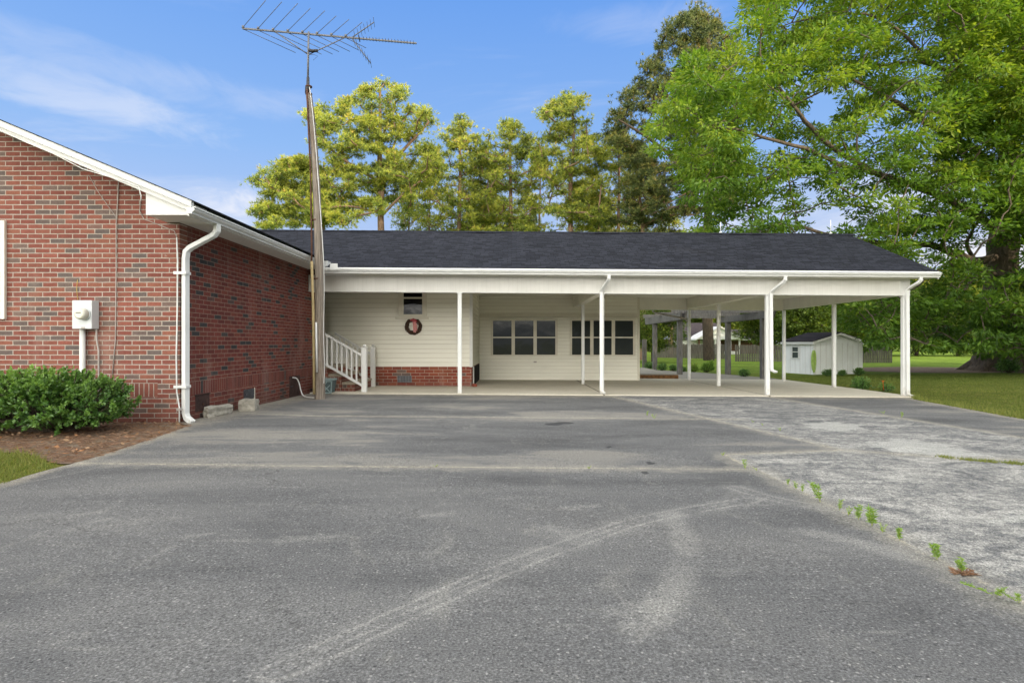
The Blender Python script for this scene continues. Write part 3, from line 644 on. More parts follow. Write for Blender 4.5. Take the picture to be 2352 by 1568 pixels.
def grass_patch(name, poly, n, hmin, hmax, label, seed, lo=0.2, hi=0.8, zoff=-0.02, w=0.006):
    rng = np.random.default_rng(seed); q = bed_pts(n, poly, rng); n = len(q)
    d = np.stack([rng.normal(0, 0.45, n), rng.normal(0, 0.45, n), np.ones(n)], 1)
    cl = np.sin(q[:, 0] * 3.1 + 1.3 * np.sin(q[:, 1] * 2.3)) * np.sin(q[:, 1] * 3.7 + q[:, 0]) * 0.5 + 0.5
    l = rng.uniform(hmin, hmax, n) * (0.6 + 0.8 * cl)
    co, fa = blades(np.stack([q[:, 0], q[:, 1], gz(q[:, 0], q[:, 1]) + zoff], 1), d, l, w * rng.uniform(0.7, 1.4, n), rng)
    o = np_mesh(name, co, fa, 3, MT['grass'], tint=np.repeat(np.clip(rng.uniform(lo, hi, n) + 0.2 * (cl - 0.5), 0, 1), 3))
    return tag(o, label, 'grass', None, 'stuff')
near_lawn = [(-9.5, 3.0), (-5.6, 3.2), G(0, 1115), G(75, 1089), G(140, 1070), G(60, 1037), G(-60, 1040), (-9.5, 6.6)]
grass_patch('grass', near_lawn, 34000, 0.035, 0.095, 'short green grass left of the driveway below the round shrub', 3, 0.45, 1.0, w=0.006)
grass_patch('grass', right_edge[:6] + [(13, 4), (17, 12), (16, 15), (9.75, 15.2)], 60000, 0.02, 0.05, 'olive green lawn right of the driveway', 4, 0.0, 0.75, w=0.008)
grass_patch('grass', [(9.8, 15.2), (16, 15), (28, 26), (14, 24.5), (9.9, 21.5)], 60000, 0.02, 0.05, 'lawn between the carport and the white shed', 5, 0.1, 0.75, w=0.010)
edge = []
rng = np.random.default_rng(8)
e0 = np.array(smooth_line(right_edge[:5], 2)); t = rng.uniform(0, len(e0) - 1.001, 900); i = t.astype(int); f = (t - i)[:, None]
q = e0[i] * (1 - f) + e0[i + 1] * f + rng.normal(0, 0.05, (900, 2)) + np.array([0.05, 0])
d = np.stack([rng.normal(0, 0.35, 900), rng.normal(0, 0.35, 900), np.ones(900)], 1)
co, fa = blades(np.stack([q[:, 0], q[:, 1], gz(q[:, 0], q[:, 1]) - 0.01], 1), d, rng.uniform(0.05, 0.16, 900), 0.009, rng)
tag(np_mesh('verge_grass', co, fa, 3, MT['grass'], tint=np.repeat(rng.uniform(0.4, 1, 900), 3)), 'taller pale grass fringing the right edge of the driveway', 'grass', None, 'stuff')
# grass in the joint at the right
e0 = np.array([G(2160, 1049), G(2230, 1057), G(2300, 1062), G(2400, 1070)]); n = 1500
t = rng.uniform(0, 2.999, n); t = t[np.sin(t * 9.0) + 0.6 * np.sin(t * 23.0 + 1) > -0.3 + 0.9 * (t < 1)]; n = len(t); i = t.astype(int); f = (t - i)[:, None]; q = e0[i] * (1 - f) + e0[i + 1] * f + rng.normal(0, 0.035, (n, 2))
d = np.stack([rng.normal(0, 0.7, n), rng.normal(0, 0.7, n), np.ones(n)], 1)
co, fa = blades(np.stack([q[:, 0], q[:, 1], gz(q[:, 0], q[:, 1])], 1), d, rng.uniform(0.015, 0.05, n), 0.006, rng)
tag(np_mesh('joint_grass', co, fa, 3, MT['grass'], tint=np.repeat(rng.uniform(0.3, 1, n) ** 0.7, 3)), 'strip of low grass growing in the pavement joint on the far right', 'grass', None, 'stuff')
#@@PART2
# ------------------------------------------------------------------ brick house
HX, HY = -4.825, 8.21
def zroof(x): return 3.083 + 0.42 * (-4.32 - x)
h = thing('brick_house', 'red brick house with white gable trim and dark roof on the left', 'house', (HX, HY, 0.0))
mb = MB(); mb.prism([(-15.9, -0.4), (HX, -0.4), (HX, 3.0), (-5.0, 3.22), (-10.36, zroof(-10.36) - 0.12), (-15.72, 3.22), (-15.9, 3.0)], HY, HY + 0.2, lambda t, p, q: (p, t, q)); mb.build('gable_wall', MT['brick_front'], h)
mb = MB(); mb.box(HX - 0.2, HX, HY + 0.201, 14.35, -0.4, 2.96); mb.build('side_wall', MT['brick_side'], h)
mb = MB(); mb.box(-15.9, -15.7, HY + 0.201, 14.35, -0.4, 2.96); mb.box(-15.699, HX - 0.201, 14.15, 14.35, -0.4, 2.96); mb.build('rear_wall', MT['brick_side'], h)
mb = MB()
for sgn in (1, -1):
    ex = -10.36 + sgn * 6.04; rz = zroof(-10.36)
    mb.slab([(ex, 7.64, 3.083), (ex, 21, 3.083), (-10.36, 21, rz), (-10.36, 7.64, rz)][::sgn], 0.012)
mb.build('roof', MT['shingle_house'], h)
def rake(dz0, dz1, y0, y1, name, mat, xa=-4.34):
    mb = MB()
    for sgn in (1, -1):
        e = -10.36 + sgn * (xa + 10.36); ze = zroof(xa); rz = zroof(-10.36)
        c = [(e, y0, ze + dz1), (-10.36, y0, rz + dz1), (-10.36, y1, rz + dz1), (e, y1, ze + dz1), (e, y0, ze + dz0), (-10.36, y0, rz + dz0), (-10.36, y1, rz + dz0), (e, y1, ze + dz0)]
        mb.hexa(c)
    return mb.build(name, mat, h)
rake(-0.014, -0.10, 7.655, 7.69, 'rake_trim', MT['white'])
rake(-0.013, -0.165, 7.692, 7.72, 'rake_board', MT['white'])
rake(-0.14, -0.16, 7.722, HY - 0.002, 'rake_soffit', MT['white'], -4.62)
mb = MB(); mb.prism([(-5.0, 2.90), (-4.425, 2.90), (-4.425, zroof(-4.425) - 0.05), (-5.0, zroof(-5.0) - 0.05)], 7.73, HY - 0.003, lambda t, p, q: (p, t, q)); mb.build('eave_return', MT['white'], h)
mb = MB(); mb.box(HX + 0.002, -4.43, HY - 0.002, 13.38, 2.90, 2.925); mb.build('eave_soffit', MT['soffit'], h)
mb = MB(); mb.box(-4.428, -4.405, 7.722, 13.36, 2.885, 3.03); mb.build('fascia', MT['white'], h)
GP = [(0.0, 0.0), (0.068, 0.0), (0.070, 0.026), (0.082, 0.030), (0.108, 0.052), (0.112, 0.066), (0.088, 0.070), (0.088, 0.078), (0.118, 0.082), (0.118, 0.102), (0.100, 0.102), (0.085, 0.088), (0.0, 0.088)]
mb = MB(); mb.prism([(p, q * 0.95) for p, q in GP], 7.66, 12.955, lambda t, p, q: (-4.404 + p, t, 2.905 + q)); gu = mb.build('gutter', MT['white_metal'], h)
mb = MB(); mb.rtube([(-4.36, 8.37, 2.91), (-4.36, 8.36, 2.80), (-4.40, 8.35, 2.74), (-4.70, 8.285, 2.55), (-4.755, 8.27, 2.49), (-4.765, 8.262, 2.38), (-4.765, 8.262, 0.13), (-4.735, 8.25, 0.06), (-4.62, 8.19, 0.0)], 0.085, 0.07, (0.3, 1, 0))
ds = mb.build('downspout', MT['white_metal'], h, 0.008)
for zz in (2.17, 0.52):
    mb = MB(); mb.box(-4.823, -4.715, 8.215, 8.315, zz - 0.02, zz + 0.02); mb.box(-4.9, -4.72, 8.19, 8.2095, zz - 0.02, zz + 0.02); mb.build('downspout_strap', MT['white_metal'], ds)
# crawl space openings in the side wall
def side_panel(name, y0, y1, z0, z1, mat, label=None):
    mb = MB(); mb.box(HX - 0.02, HX + 0.006, y0, y1, z0, z1)
    o = mb.build(name, mat, h)
    if label: o['label'] = label
    return o
mb = MB(); mb.box(HX - 0.01, HX + 0.004, 8.62, 9.02, 0.10, 0.35)
for zz in (0.0,): mb.box(HX + 0.0041, HX + 0.012, 8.60, 9.04, 0.352, 0.366)
o = mb.build('foundation_vent', MT['rust_panel'], h); o['label'] = 'closed rusty vent cover low in the side wall'
mb = MB(); mb.box(HX + 0.0125, HX + 0.02, 8.80, 8.83, 0.19, 0.22); mb.build('latch', MT['rust'], o)
mb = MB(); mb.box(HX - 0.01, HX + 0.002, 10.17, 10.60, 0.12, 0.315)
o = mb.build('foundation_vent', MT['dark_metal'], h); o['label'] = 'open lattice vent in the side wall'
mb = MB()
for i in range(9):
    y = 10.19 + i * 0.049
    mb.tube([(HX + 0.005, y, 0.13), (HX + 0.005, min(y + 0.17, 10.59), 0.13 + min(0.17, 10.59 - y))], 0.003, 4)
    mb.tube([(HX + 0.006, y, 0.305), (HX + 0.006, min(y + 0.17, 10.59), 0.305 - min(0.17, 10.59 - y))], 0.003, 4)
mb.build('grille', MT['alu'], o)
mb = MB(); mb.box(HX + 0.0025, HX + 0.012, 10.585, 10.605, 0.11, 0.32); mb.box(HX + 0.0025, HX + 0.012, 10.16, 10.584, 0.11, 0.122); mb.build('frame', MT['trim'], o)
mb = MB(); mb.box(HX - 0.01, HX + 0.008, 12.26, 12.86, -0.05, 0.43); o = mb.build('crawl_door', MT['rust_panel'], h)
mb = MB(); mb.box(HX + 0.0085, HX + 0.02, 12.30, 12.44, 0.20, 0.215); mb.build('handle', MT['dark_metal'], o)
# shutter at the far left
mb = MB(); mb.box(-7.72, -7.66, 8.165, 8.205, 1.50, 2.92); mb.box(-7.385, -7.325, 8.165, 8.205, 1.50, 2.92)
for z0 in (1.50, 2.18, 2.86): mb.box(-7.659, -7.386, 8.166, 8.204, z0, z0 + 0.06)
sh = mb.build('shutter', MT['shutter'], h)
mb = MB()
for z0 in np.arange(1.57, 2.85, 0.032):
    if abs(z0 - 2.2) > 0.05: mb.hexa([(-7.658, 8.17, z0), (-7.387, 8.17, z0), (-7.387, 8.176, z0), (-7.658, 8.176, z0), (-7.658, 8.192, z0 + 0.026), (-7.387, 8.192, z0 + 0.026), (-7.387, 8.198, z0 + 0.026), (-7.658, 8.198, z0 + 0.026)])
mb.box(-7.658, -7.387, 8.2005, 8.2045, 1.56, 2.86); mb.build('louvre', MT['shutter'], sh)
# cables on the wall and trim
def cab(pts, r, mat, d=8.195):
    mb = MB(); mb.tube([P(a, b, d) for a, b in pts], r, 5); return mb.build('cable', mat, h)
cab([(204, 402), (225, 440), (266, 498), (268, 512)], 0.004, MT['cable'])
cab([(273, 405), (270, 470), (267, 512), (267, 600), (266, 700), (265, 780), (258, 860)], 0.007, MT['cable'])
cab([(323, 462), (321, 485), (330, 503), (400, 530), (406, 545)], 0.006, MT['cable'])
cab([(406, 545), (408, 600), (407, 720), (405, 820), (406, 900), (412, 935), (412, 978)], 0.010, MT['white_hose'], 8.192)
cab([(178, 642), (176, 665), (179, 690)], 0.004, MT['yellow_wire'])
cab([(-20, 290), (60, 327), (120, 352), (134, 359), (190, 388), (290, 418), (318, 428), (324, 450), (323, 462)], 0.006, MT['white_hose'], 7.645)
mb = MB(); x, y, z = P(412, 940, 8.18); mb.box(x - 0.02, x + 0.02, 8.16, 8.2, z - 0.02, z + 0.02); mb.box(x - 0.04, x + 0.05, 8.17, 8.18, z - 0.008, z + 0.008); mb.build('cable_clamp', MT['cable'], h)

# electric meter
em = thing('electric_meter', 'grey electric meter box with round dial on the brick gable', 'electric meter', (-6.12, 8.14, 0.0))
mb = MB(); mb.box(-6.266, -5.985, 8.06, 8.205, 1.355, 1.76); mb.build('box', MT['grey_box'], em, 0.006)
mb = MB(); cx, cz = -6.093, 1.565
mb.tube([(cx, 8.061, cz), (cx, 8.045, cz)], [0.095, 0.095], 28); mb.build('collar', MT['grey_box'], em)
mb = MB(); mb.tube([(cx, 8.046, cz), (cx, 7.99, cz), (cx, 7.965, cz), (cx, 7.955, cz)], [0.083, 0.082, 0.074, 0.05], 28); dl = mb.build('dial', MT['dial'], em)
mb = MB()
for i in range(6): mb.box(cx - 0.035 + i * 0.012, cx - 0.027 + i * 0.012, 7.950, 7.954, cz + 0.008, cz + 0.020)
mb.build('display_digits', MT['dark_print'], dl)
mb = MB(); mb.box(-6.13, -6.08, 8.053, 8.0595, 1.357, 1.38); mb.build('latch', MT['cable'], em)
mb = MB(); mb.tube([(-6.185, 8.15, 1.354), (-6.185, 8.15, -0.05)], 0.037, 14); mb.build('conduit', MT['white'], em)
mb = MB(); mb.tube([(-6.0, 8.17, 1.354), (-5.995, 8.17, 1.2), (-5.975, 8.18, 1.05), (-5.965, 8.18, -0.05)], 0.012, 8); mb.build('conduit', MT['cable'], em)

# ------------------------------------------------------------------ carport
def s(x): return -0.0070 * (x + 4.3)
def bead_mat():
    m, nt, b = new_mat('grooved_white_panel')
    p = wpos(nt); sp = nd(nt, 'ShaderNodeSeparateXYZ', None, Vector=p)
    w = math_n(nt, 'ABSOLUTE', math_n(nt, 'SINE', math_n(nt, 'MULTIPLY', math_n(nt, 'ADD', sp.outputs[0], sp.outputs[1]), math.pi / 0.105)))
    g = mstep(nt, w, 0.10, 0.0); n = noise(nt, scaled(nt, p, (3, 3, 0.6)), 2.0, 5, 0.6)
    c = ramp(nt, n, [(0.3, (0.70, 0.69, 0.65)), (0.7, (0.77, 0.76, 0.72))])
    c = mix(nt, math_n(nt, 'MULTIPLY', g, 0.35), c, (0.42, 0.41, 0.36)); nt.links.new(c, b.inputs['Base Color']); b.inputs['Roughness'].default_value = 0.5
    bump(nt, b, math_n(nt, 'MULTIPLY', g, -1.0), 0.4, 0.006); return m
MT['bead'] = bead_mat()
cp = thing('carport', 'long white carport with dark shingle roof on slender white posts', 'carport', (2.5, 16.4, -0.06))
E0, RZ, YF, YR, YB = 2.924, 4.43, 13.1, 16.57, 20.04
XR = 9.87
mb = MB()
# front plane as many strips so that the eave keeps a slight natural waviness
xsn = [-4.32] + list(np.linspace(-3.6, XR, 26)); wv = [0.010 * math.sin(x * 1.7) + 0.006 * math.sin(x * 4.1 + 1) for x in xsn]
for i in range(len(xsn) - 1):
    a, b_ = xsn[i], xsn[i + 1]
    mb.slab([(a, YF - 0.03, E0 + s(a) - 0.013 + wv[i] * 0.6), (b_, YF - 0.03, E0 + s(b_) - 0.013 + wv[i + 1] * 0.6), (b_, YR, RZ + s(b_) + wv[i + 1]), (a, YR, RZ + s(a) + wv[i])], 0.03)
mb.slab([(-4.32, 13.47, E0 + s(-4.32) + 0.433 * 0.37), (-4.32, YR, RZ + s(-4.32) + wv[0]), (-7.6, YR, RZ + s(-7.6))], 0.03)
mb.slab([(XR, YB, E0 + s(XR)), (-4.0, YB, E0), (-7.6, YR, RZ + s(-7.6)), (XR, YR, RZ + s(XR))], 0.03)
rf = mb.build('roof', MT['shingle'], cp)
mb = MB()
for i in range(58):
    x = -7.4 + i * 0.3; mb.hexa([(x, YR - 0.13, RZ + s(x) - 0.045), (x + 0.295, YR - 0.13, RZ + s(x) - 0.045), (x + 0.295, YR + 0.13, RZ + s(x) - 0.045), (x, YR + 0.13, RZ + s(x) - 0.045),
        (x, YR - 0.02, RZ + s(x) + 0.022), (x + 0.295, YR - 0.02, RZ + s(x) + 0.016), (x + 0.295, YR + 0.02, RZ + s(x) + 0.016), (x, YR + 0.02, RZ + s(x) + 0.022)])
mb.build('ridge_cap', MT['shingle'], rf)
for px_, hh in ((1655, 0.34), (1908, 0.42)):
    x = (px_ - CX) / F * 16.6; mb = MB(); mb.tube([(x, 16.6, RZ + s(x)), (x, 16.6, RZ + s(x) + hh)], 0.012, 6); mb.tube([(x, 16.6, RZ + s(x)), (x, 16.6, RZ + s(x) + 0.05)], 0.04, 8); mb.build('lightning_rod', MT['white_metal'], rf)
def lin(name, mat, y0, y1, z0, z1, x0, x1, parent=cp, bev=0):
    mb = MB(); mb.hexa([(x0, y0, z0 + s(x0)), (x1, y0, z0 + s(x1)), (x1, y1, z0 + s(x1)), (x0, y1, z0 + s(x0)), (x0, y0, z1 + s(x0)), (x1, y0, z1 + s(x1)), (x1, y1, z1 + s(x1)), (x0, y1, z1 + s(x0))])
    return mb.build(name, mat, parent, bev)
lin('fascia', MT['white'], 13.095, 13.125, 2.755, 2.882, -4.40, 9.84)
lin('drip_edge', MT['white_metal'], 13.052, 13.064, 2.868, 2.898, -4.40, 9.86)
lin('eave_soffit', MT['ceiling'], 13.126, 13.42, 2.765, 2.785, -4.40, 9.84)
mb = MB(); mb.prism([(p, q * 1.04) for p, q in GP], -4.40, 9.86, lambda t, p, q: (t, 13.094 - p, 2.765 + s(t) + q)); gt = mb.build('gutter', MT['white_metal'], cp)
for xj in (1.4, 5.05, -0.9): mb = MB(); mb.prism([(p * 1.03, q * 1.06 - 0.001) for p, q in GP], xj, xj + 0.05, lambda t, p, q: (t, 13.094 - p, 2.765 + s(t) + q)); mb.build('gutter_seam', MT['white_metal'], gt)
mb = MB(); mb.box(-4.43, -4.28, 13.13, 13.40, 2.80, 3.06); mb.build('gutter_corner', MT['white_metal'], gt)
mb = MB(); mb.box(-4.16, -4.0, 12.975, 12.985, 2.83, 2.975); mb.box(-4.175, -4.161, 12.975, 13.12, 2.83, 2.975); mb.build('splash_guard', MT['white_metal'], gt)
BT, BB = 2.764, 2.392
lin('front_beam', MT['bead'], 13.42, 13.60, BB, BT, HX + 0.003, 9.42)
lin('beam_trim', MT['white'], 13.405, 13.61, BB - 0.022, BB - 0.001, HX + 0.003, 9.43)
lin('corner_board', MT['white'], 13.405, 13.4185, BB, BT, 9.20, 9.43)
# ceiling boards and inner beams
lin('ceiling', MT['ceiling'], 13.601, 20.0, 2.745, 2.762, -4.8, 9.30)
for xb in (2.14, 6.06):
    lin('cross_beam', MT['ceiling'], 13.601, 19.33, BB - 0.005, 2.744, xb - 0.09, xb + 0.09)
lin('side_beam', MT['bead'], 13.601, 19.5, BB - 0.005, 2.744, 9.26, 9.42)
lin('rear_beam', MT['ceiling'], 19.34, 19.5, BB - 0.03, 2.744, 4.32, 9.259)
mb = MB(); mb.prism([(13.42, 2.78), (19.7, 2.78), (16.57, 4.36)], 9.30, 9.40, lambda t, p, q: (t, p, q + s(9.4) - 0.03)); mb.build('gable_panel', MT['bead'], cp)
for ya, za, yb, zb in ((YF - 0.02, E0 - 0.06, YR, RZ - 0.045), (YB, E0 - 0.06, YR, RZ - 0.045)):
    mb = MB(); q0, q1 = s(XR) + za, s(XR) + zb
    mb.hexa([(XR - 0.03, ya, q0 - 0.13), (XR, ya, q0 - 0.13), (XR, yb, q1 - 0.13), (XR - 0.03, yb, q1 - 0.13), (XR - 0.03, ya, q0), (XR, ya, q0), (XR, yb, q1), (XR - 0.03, yb, q1)]); mb.build('rake_board', MT['white'], cp)
posts = [(-1.24, 13.45, 'p'), (2.14, 13.48, 'p'), (6.08, 13.48, 'p'), (9.33, 13.48, 'p'), (2.14, 17.07, 't'), (6.06, 16.6, 't'), (9.33, 16.4, 't'), (6.08, 19.42, 't'), (9.33, 19.42, 't')]
for i, (x, y, k) in enumerate(posts):
    mb = MB(); w = 0.047 if k == 'p' else 0.044
    top = BB - 0.023 + s(x)
    mb.box(x - w, x + w, y - w, y + w, gz(x, y) + 0.02, top)
    po = mb.build('post', MT['white_metal'] if i != 5 else plain('rust_stained_post', (0.80, 0.80, 0.77), 0.5, 0.05, 5, dirt=((0.42, 0.22, 0.10), 0.8)), cp, 0.006)
    mb = MB(); mb.box(x - w - 0.02, x + w + 0.02, y - w - 0.015, y + w + 0.015, top - 0.02, top - 0.001) if k == 'p' else mb.box(x - w - 0.006, x + w + 0.006, y - w - 0.006, y + w + 0.006, gz(x, y) + 0.021, gz(x, y) + 0.035)
    mb.build('post_plate', MT['white_metal'], po)
def dspout(pts, w=0.075, hh=0.055, side=(1, 0, 0)):
    mb = MB(); mb.rtube(pts, w, hh, side); return mb.build('downspout', MT['white_metal'], cp, 0.006)
dspout([(2.235, 13.045, 2.76), (2.235, 13.05, 2.64), (2.22, 13.08, 2.60), (2.13, 13.32, 2.43), (2.11, 13.38, 2.36), (2.11, 13.38, 0.06), (2.12, 13.37, 0.01), (2.17, 13.31, -0.02)])
dspout([(6.30, 13.045, 2.72), (6.30, 13.05, 2.61), (6.28, 13.09, 2.56), (6.14, 13.32, 2.40), (6.12, 13.38, 2.33), (6.135, 13.38, 0.55), (6.145, 13.38, 0.51), (6.22, 13.33, 0.47)])
dspout([(9.43, 13.045, 2.70), (9.43, 13.06, 2.60), (9.40, 13.09, 2.55), (9.36, 13.30, 2.46), (9.345, 13.38, 2.40), (9.36, 13.38, -0.02), (9.37, 13.37, -0.07), (9.46, 13.32, -0.10)])
mb = MB(); mb.tube([(6.25, 20.0, 2.72), (6.25, 20.0, 2.60), (6.3, 19.95, 2.52), (6.0, 19.7, 2.36), (6.1, 19.55, 2.2)], 0.04, 8)
mb = MB(); mb.rtube([(5.0, 20.05, 2.72), (5.0, 20.05, 2.27), (5.1, 20.0, 2.22), (5.98, 19.55, 2.0), (6.05, 19.50, 1.9)], 0.07, 0.055, (0, 1, 0)); mb.build('downspout', MT['cable'], cp)
lin('rear_gutter', MT['white_metal'], 20.045, 20.15, 2.77, 2.88, -0.9, 9.86)

# ------------------------------------------------------------------ cream addition behind the carport
ad = thing('house_addition', 'cream clapboard wing on a brick base under the carport', 'house', (-0.3, 17.5, -0.08))
def laps(x0, x1, plane, z0, z1, hh, axis='y'):
    mb = MB(); z = z0; k = 0
    while z < z1 - 0.01:
        t = min(z + hh, z1); b0, b1 = 0.024, 0.004; zn = t; t -= 0.013
        if axis == 'y':
            mb.add([(x0, plane - b1, z), (x1, plane - b1, z), (x1, plane - b0, z + 0.0006), (x0, plane - b0, z + 0.0006), (x1, plane - b1, t), (x0, plane - b1, t)], [(0, 1, 2, 3), (3, 2, 4, 5)])
        else:
            mb.add([(plane + b1, x0, z), (plane + b1, x1, z), (plane + b0, x1, z + 0.0006), (plane + b0, x0, z + 0.0006), (plane + b1, x1, t), (plane + b1, x0, t)], [(0, 1, 2, 3), (3, 2, 4, 5)])
        z = zn
    return mb
WY, BY, WX = 15.7, 19.0, -1.11
mb = MB(); mb.box(-15.7, WX - 0.001, WY + 0.003, BY - 0.001, 0.5, 2.74); mb.box(-15.7, 4.268, BY + 0.003, 20.0, -0.12, 2.74); mb.build('wall_core', MT['trim'], ad)
laps(-6.5, WX - 0.06, WY, 0.50, 2.73, 0.126).build('siding', MT['cream'], ad)
laps(WX, 4.21, BY, -0.075, 2.73, 0.118).build('siding', MT['cream'], ad)
laps(WY + 0.06, BY, WX, 0.50, 2.73, 0.126, 'x').build('siding', MT['cream'], ad)
mb = MB(); mb.box(-6.5, WX - 0.012, WY - 0.004, BY - 0.002, -0.15, 0.499); mb.build('brick_base', MT['brick_base'], ad)
mb = MB(); mb.box(WX - 0.065, WX + 0.018, WY - 0.022, WY - 0.001, 0.49, 2.73); mb.box(WX + 0.0005, WX + 0.0175, WY - 0.0005, WY + 0.07, 0.49, 2.73); mb.build('corner_board', MT['white'], ad)
mb = MB(); mb.box(4.205, 4.285, BY - 0.022, BY - 0.001, -0.08, 2.73); mb.build('corner_board', MT['trim'], ad)
mb = MB(); mb.box(WX + 0.02, 4.2, BY - 0.024, BY - 0.016, 2.05, 2.14); mb.box(WX + 0.02, 4.2, BY - 0.03, BY - 0.0165, 2.02, 2.035); mb.build('frieze_board', MT['trim'], ad)
mb = MB(); mb.box(WX + 0.001, WX + 0.03, WY + 0.35, WY + 0.5, -0.05, 0.48); mb.build('corner_post', MT['white'], ad)
mb = MB(); mb.box(WX + 0.005, WX + 0.02, WY + 0.9, BY - 0.02, -0.06, 0.47); mb.build('access_panel', MT['dark_room'], ad)

def glass_mat():
    m = bpy.data.materials.new('window_glass'); m.use_nodes = True; nt = m.node_tree; nt.nodes.clear()
    out = nd(nt, 'ShaderNodeOutputMaterial'); g = nd(nt, 'ShaderNodeBsdfGlossy', None, Roughness=0.02); t = nd(nt, 'ShaderNodeBsdfTransparent')
    t.inputs[0].default_value = (0.55, 0.58, 0.60, 1)
    p = wpos(nt); n = noise(nt, p, 2.2, 2, 0.5); bp = nd(nt, 'ShaderNodeBump', None, Height=n, Strength=0.25, Distance=0.02); nt.links.new(bp.outputs[0], g.inputs['Normal'])
    fr = nd(nt, 'ShaderNodeFresnel', None, IOR=1.6); mx = nd(nt, 'ShaderNodeMixShader')
    nt.links.new(math_n(nt, 'MULTIPLY', fr.outputs[0], 0.42), mx.inputs[0]); nt.links.new(t.outputs[0], mx.inputs[1]); nt.links.new(g.outputs[0], mx.inputs[2]); nt.links.new(mx.outputs[0], out.inputs[0])
    return m
MT['glass'] = glass_mat()
def window(parent, x0, x1, y, z0, z1, ncol, fr=0.055, blinds=True, mull=0.07, mat='trim', zm=None, label=None):
    """double-hung units side by side, built proud of the wall at depth y"""
    mb = MB(); f = y - 0.06
    mb.box(x0, x0 + fr, f, y - 0.016, z0, z1); mb.box(x1 - fr, x1, f, y - 0.016, z0, z1)
    mb.box(x0 + fr, x1 - fr, f + 0.001, y - 0.017, z1 - fr, z1 - 0.0005); mb.box(x0 + fr, x1 - fr, f - 0.012, y - 0.017, z0 + 0.0005, z0 + fr * 0.7)
    w = (x1 - x0 - 2 * fr - (ncol - 1) * mull) / ncol
    zm = zm or (z0 + z1) / 2
    for i in range(1, ncol): xx = x0 + fr + i * w + (i - 1) * mull; mb.box(xx, xx + mull, f + 0.0015, y - 0.018, z0 + fr * 0.7, z1 - fr)
    win = mb.build('window', MT[mat], parent)
    if label: win['label'] = label
    for i in range(ncol):
        a = x0 + fr + i * (w + mull); b_ = a + w
        mb = MB(); mb.box(a, b_, y - 0.0185, y - 0.0165, z0 + fr * 0.7, z1 - fr); mb.build('dark_interior', MT['dark_room'], win)
        sb = MB(); sz = 0.022
        sb.box(a, b_, f + 0.010, y - 0.019, zm - 0.022, zm + 0.022)
        for (za, zb, off) in ((z0 + fr * 0.7, zm - 0.022, 0.012), (zm + 0.022, z1 - fr, 0.004)):
            sb.box(a, a + sz, f + 0.008 + off, y - 0.019, za, zb); sb.box(b_ - sz, b_, f + 0.008 + off, y - 0.019, za, zb)
            pb = MB(); pb.add([(a + sz, f + 0.02 + off, za), (b_ - sz, f + 0.02 + off, za), (b_ - sz, f + 0.02 + off, zb), (a + sz, f + 0.02 + off, zb)], [(0, 1, 2, 3)]); pb.build('pane', MT['glass'], win)
        sb.build('sash', MT[mat], win)
        if blinds:
            bb = MB(); z = z0 + fr
            while z < z1 - fr - 0.01:
                bb.add([(a + 0.03, y - 0.0262, z), (b_ - 0.03, y - 0.0262, z), (b_ - 0.03, y - 0.0195, z + 0.059), (a + 0.03, y - 0.0195, z + 0.059)], [(0, 1, 2, 3)]); z += 0.060
            bb.build('blind', MT['blind'], win)
    return win
window(ad, -0.712, 1.527, BY - 0.026, 0.73, 1.957, 3, label='left triple window with blinds')
window(ad, 1.932, 4.13, BY - 0.026, 0.73, 1.957, 3, label='right triple window with blinds')
wn = window(ad, -3.13, -2.35, WY - 0.026, 1.87, 2.72, 1, 0.11, False, zm=2.40, label='small window above the wreath')
mb = MB(); mb.box(-3.22, -2.29, WY - 0.09, WY - 0.027, 1.815, 1.869); mb.build('sill', MT['trim'], wn)
x0, _, z1 = P(913.5, 862.8, WY); x1, _, z0 = P(945.3, 877.4, WY)
mb = MB(); mb.box(x0, x1, WY - 0.01, WY + 0.02, z0, z1); o = mb.build('foundation_vent', MT['dark_metal'], ad); o['label'] = 'vent with white grid in the brick base'
mb = MB()
for i in range(10): xx = x0 + (x1 - x0) * i / 9; mb.box(xx - 0.006, xx + 0.006, WY - 0.018, WY - 0.0105, z0, z1)
for i in range(5): zz = z0 + (z1 - z0) * i / 4; mb.box(x0, x1, WY - 0.022, WY - 0.0185, zz - 0.006, zz + 0.006)
mb.build('grille', MT['alu'], o)
x0, _, z0 = P(1229, 831, BY); mb = MB(); mb.box(x0 - 0.05, x0 + 0.05, BY - 0.03, BY - 0.016, z0 - 0.025, z0 + 0.025); mb.build('outlet_cover', MT['cable'], ad)

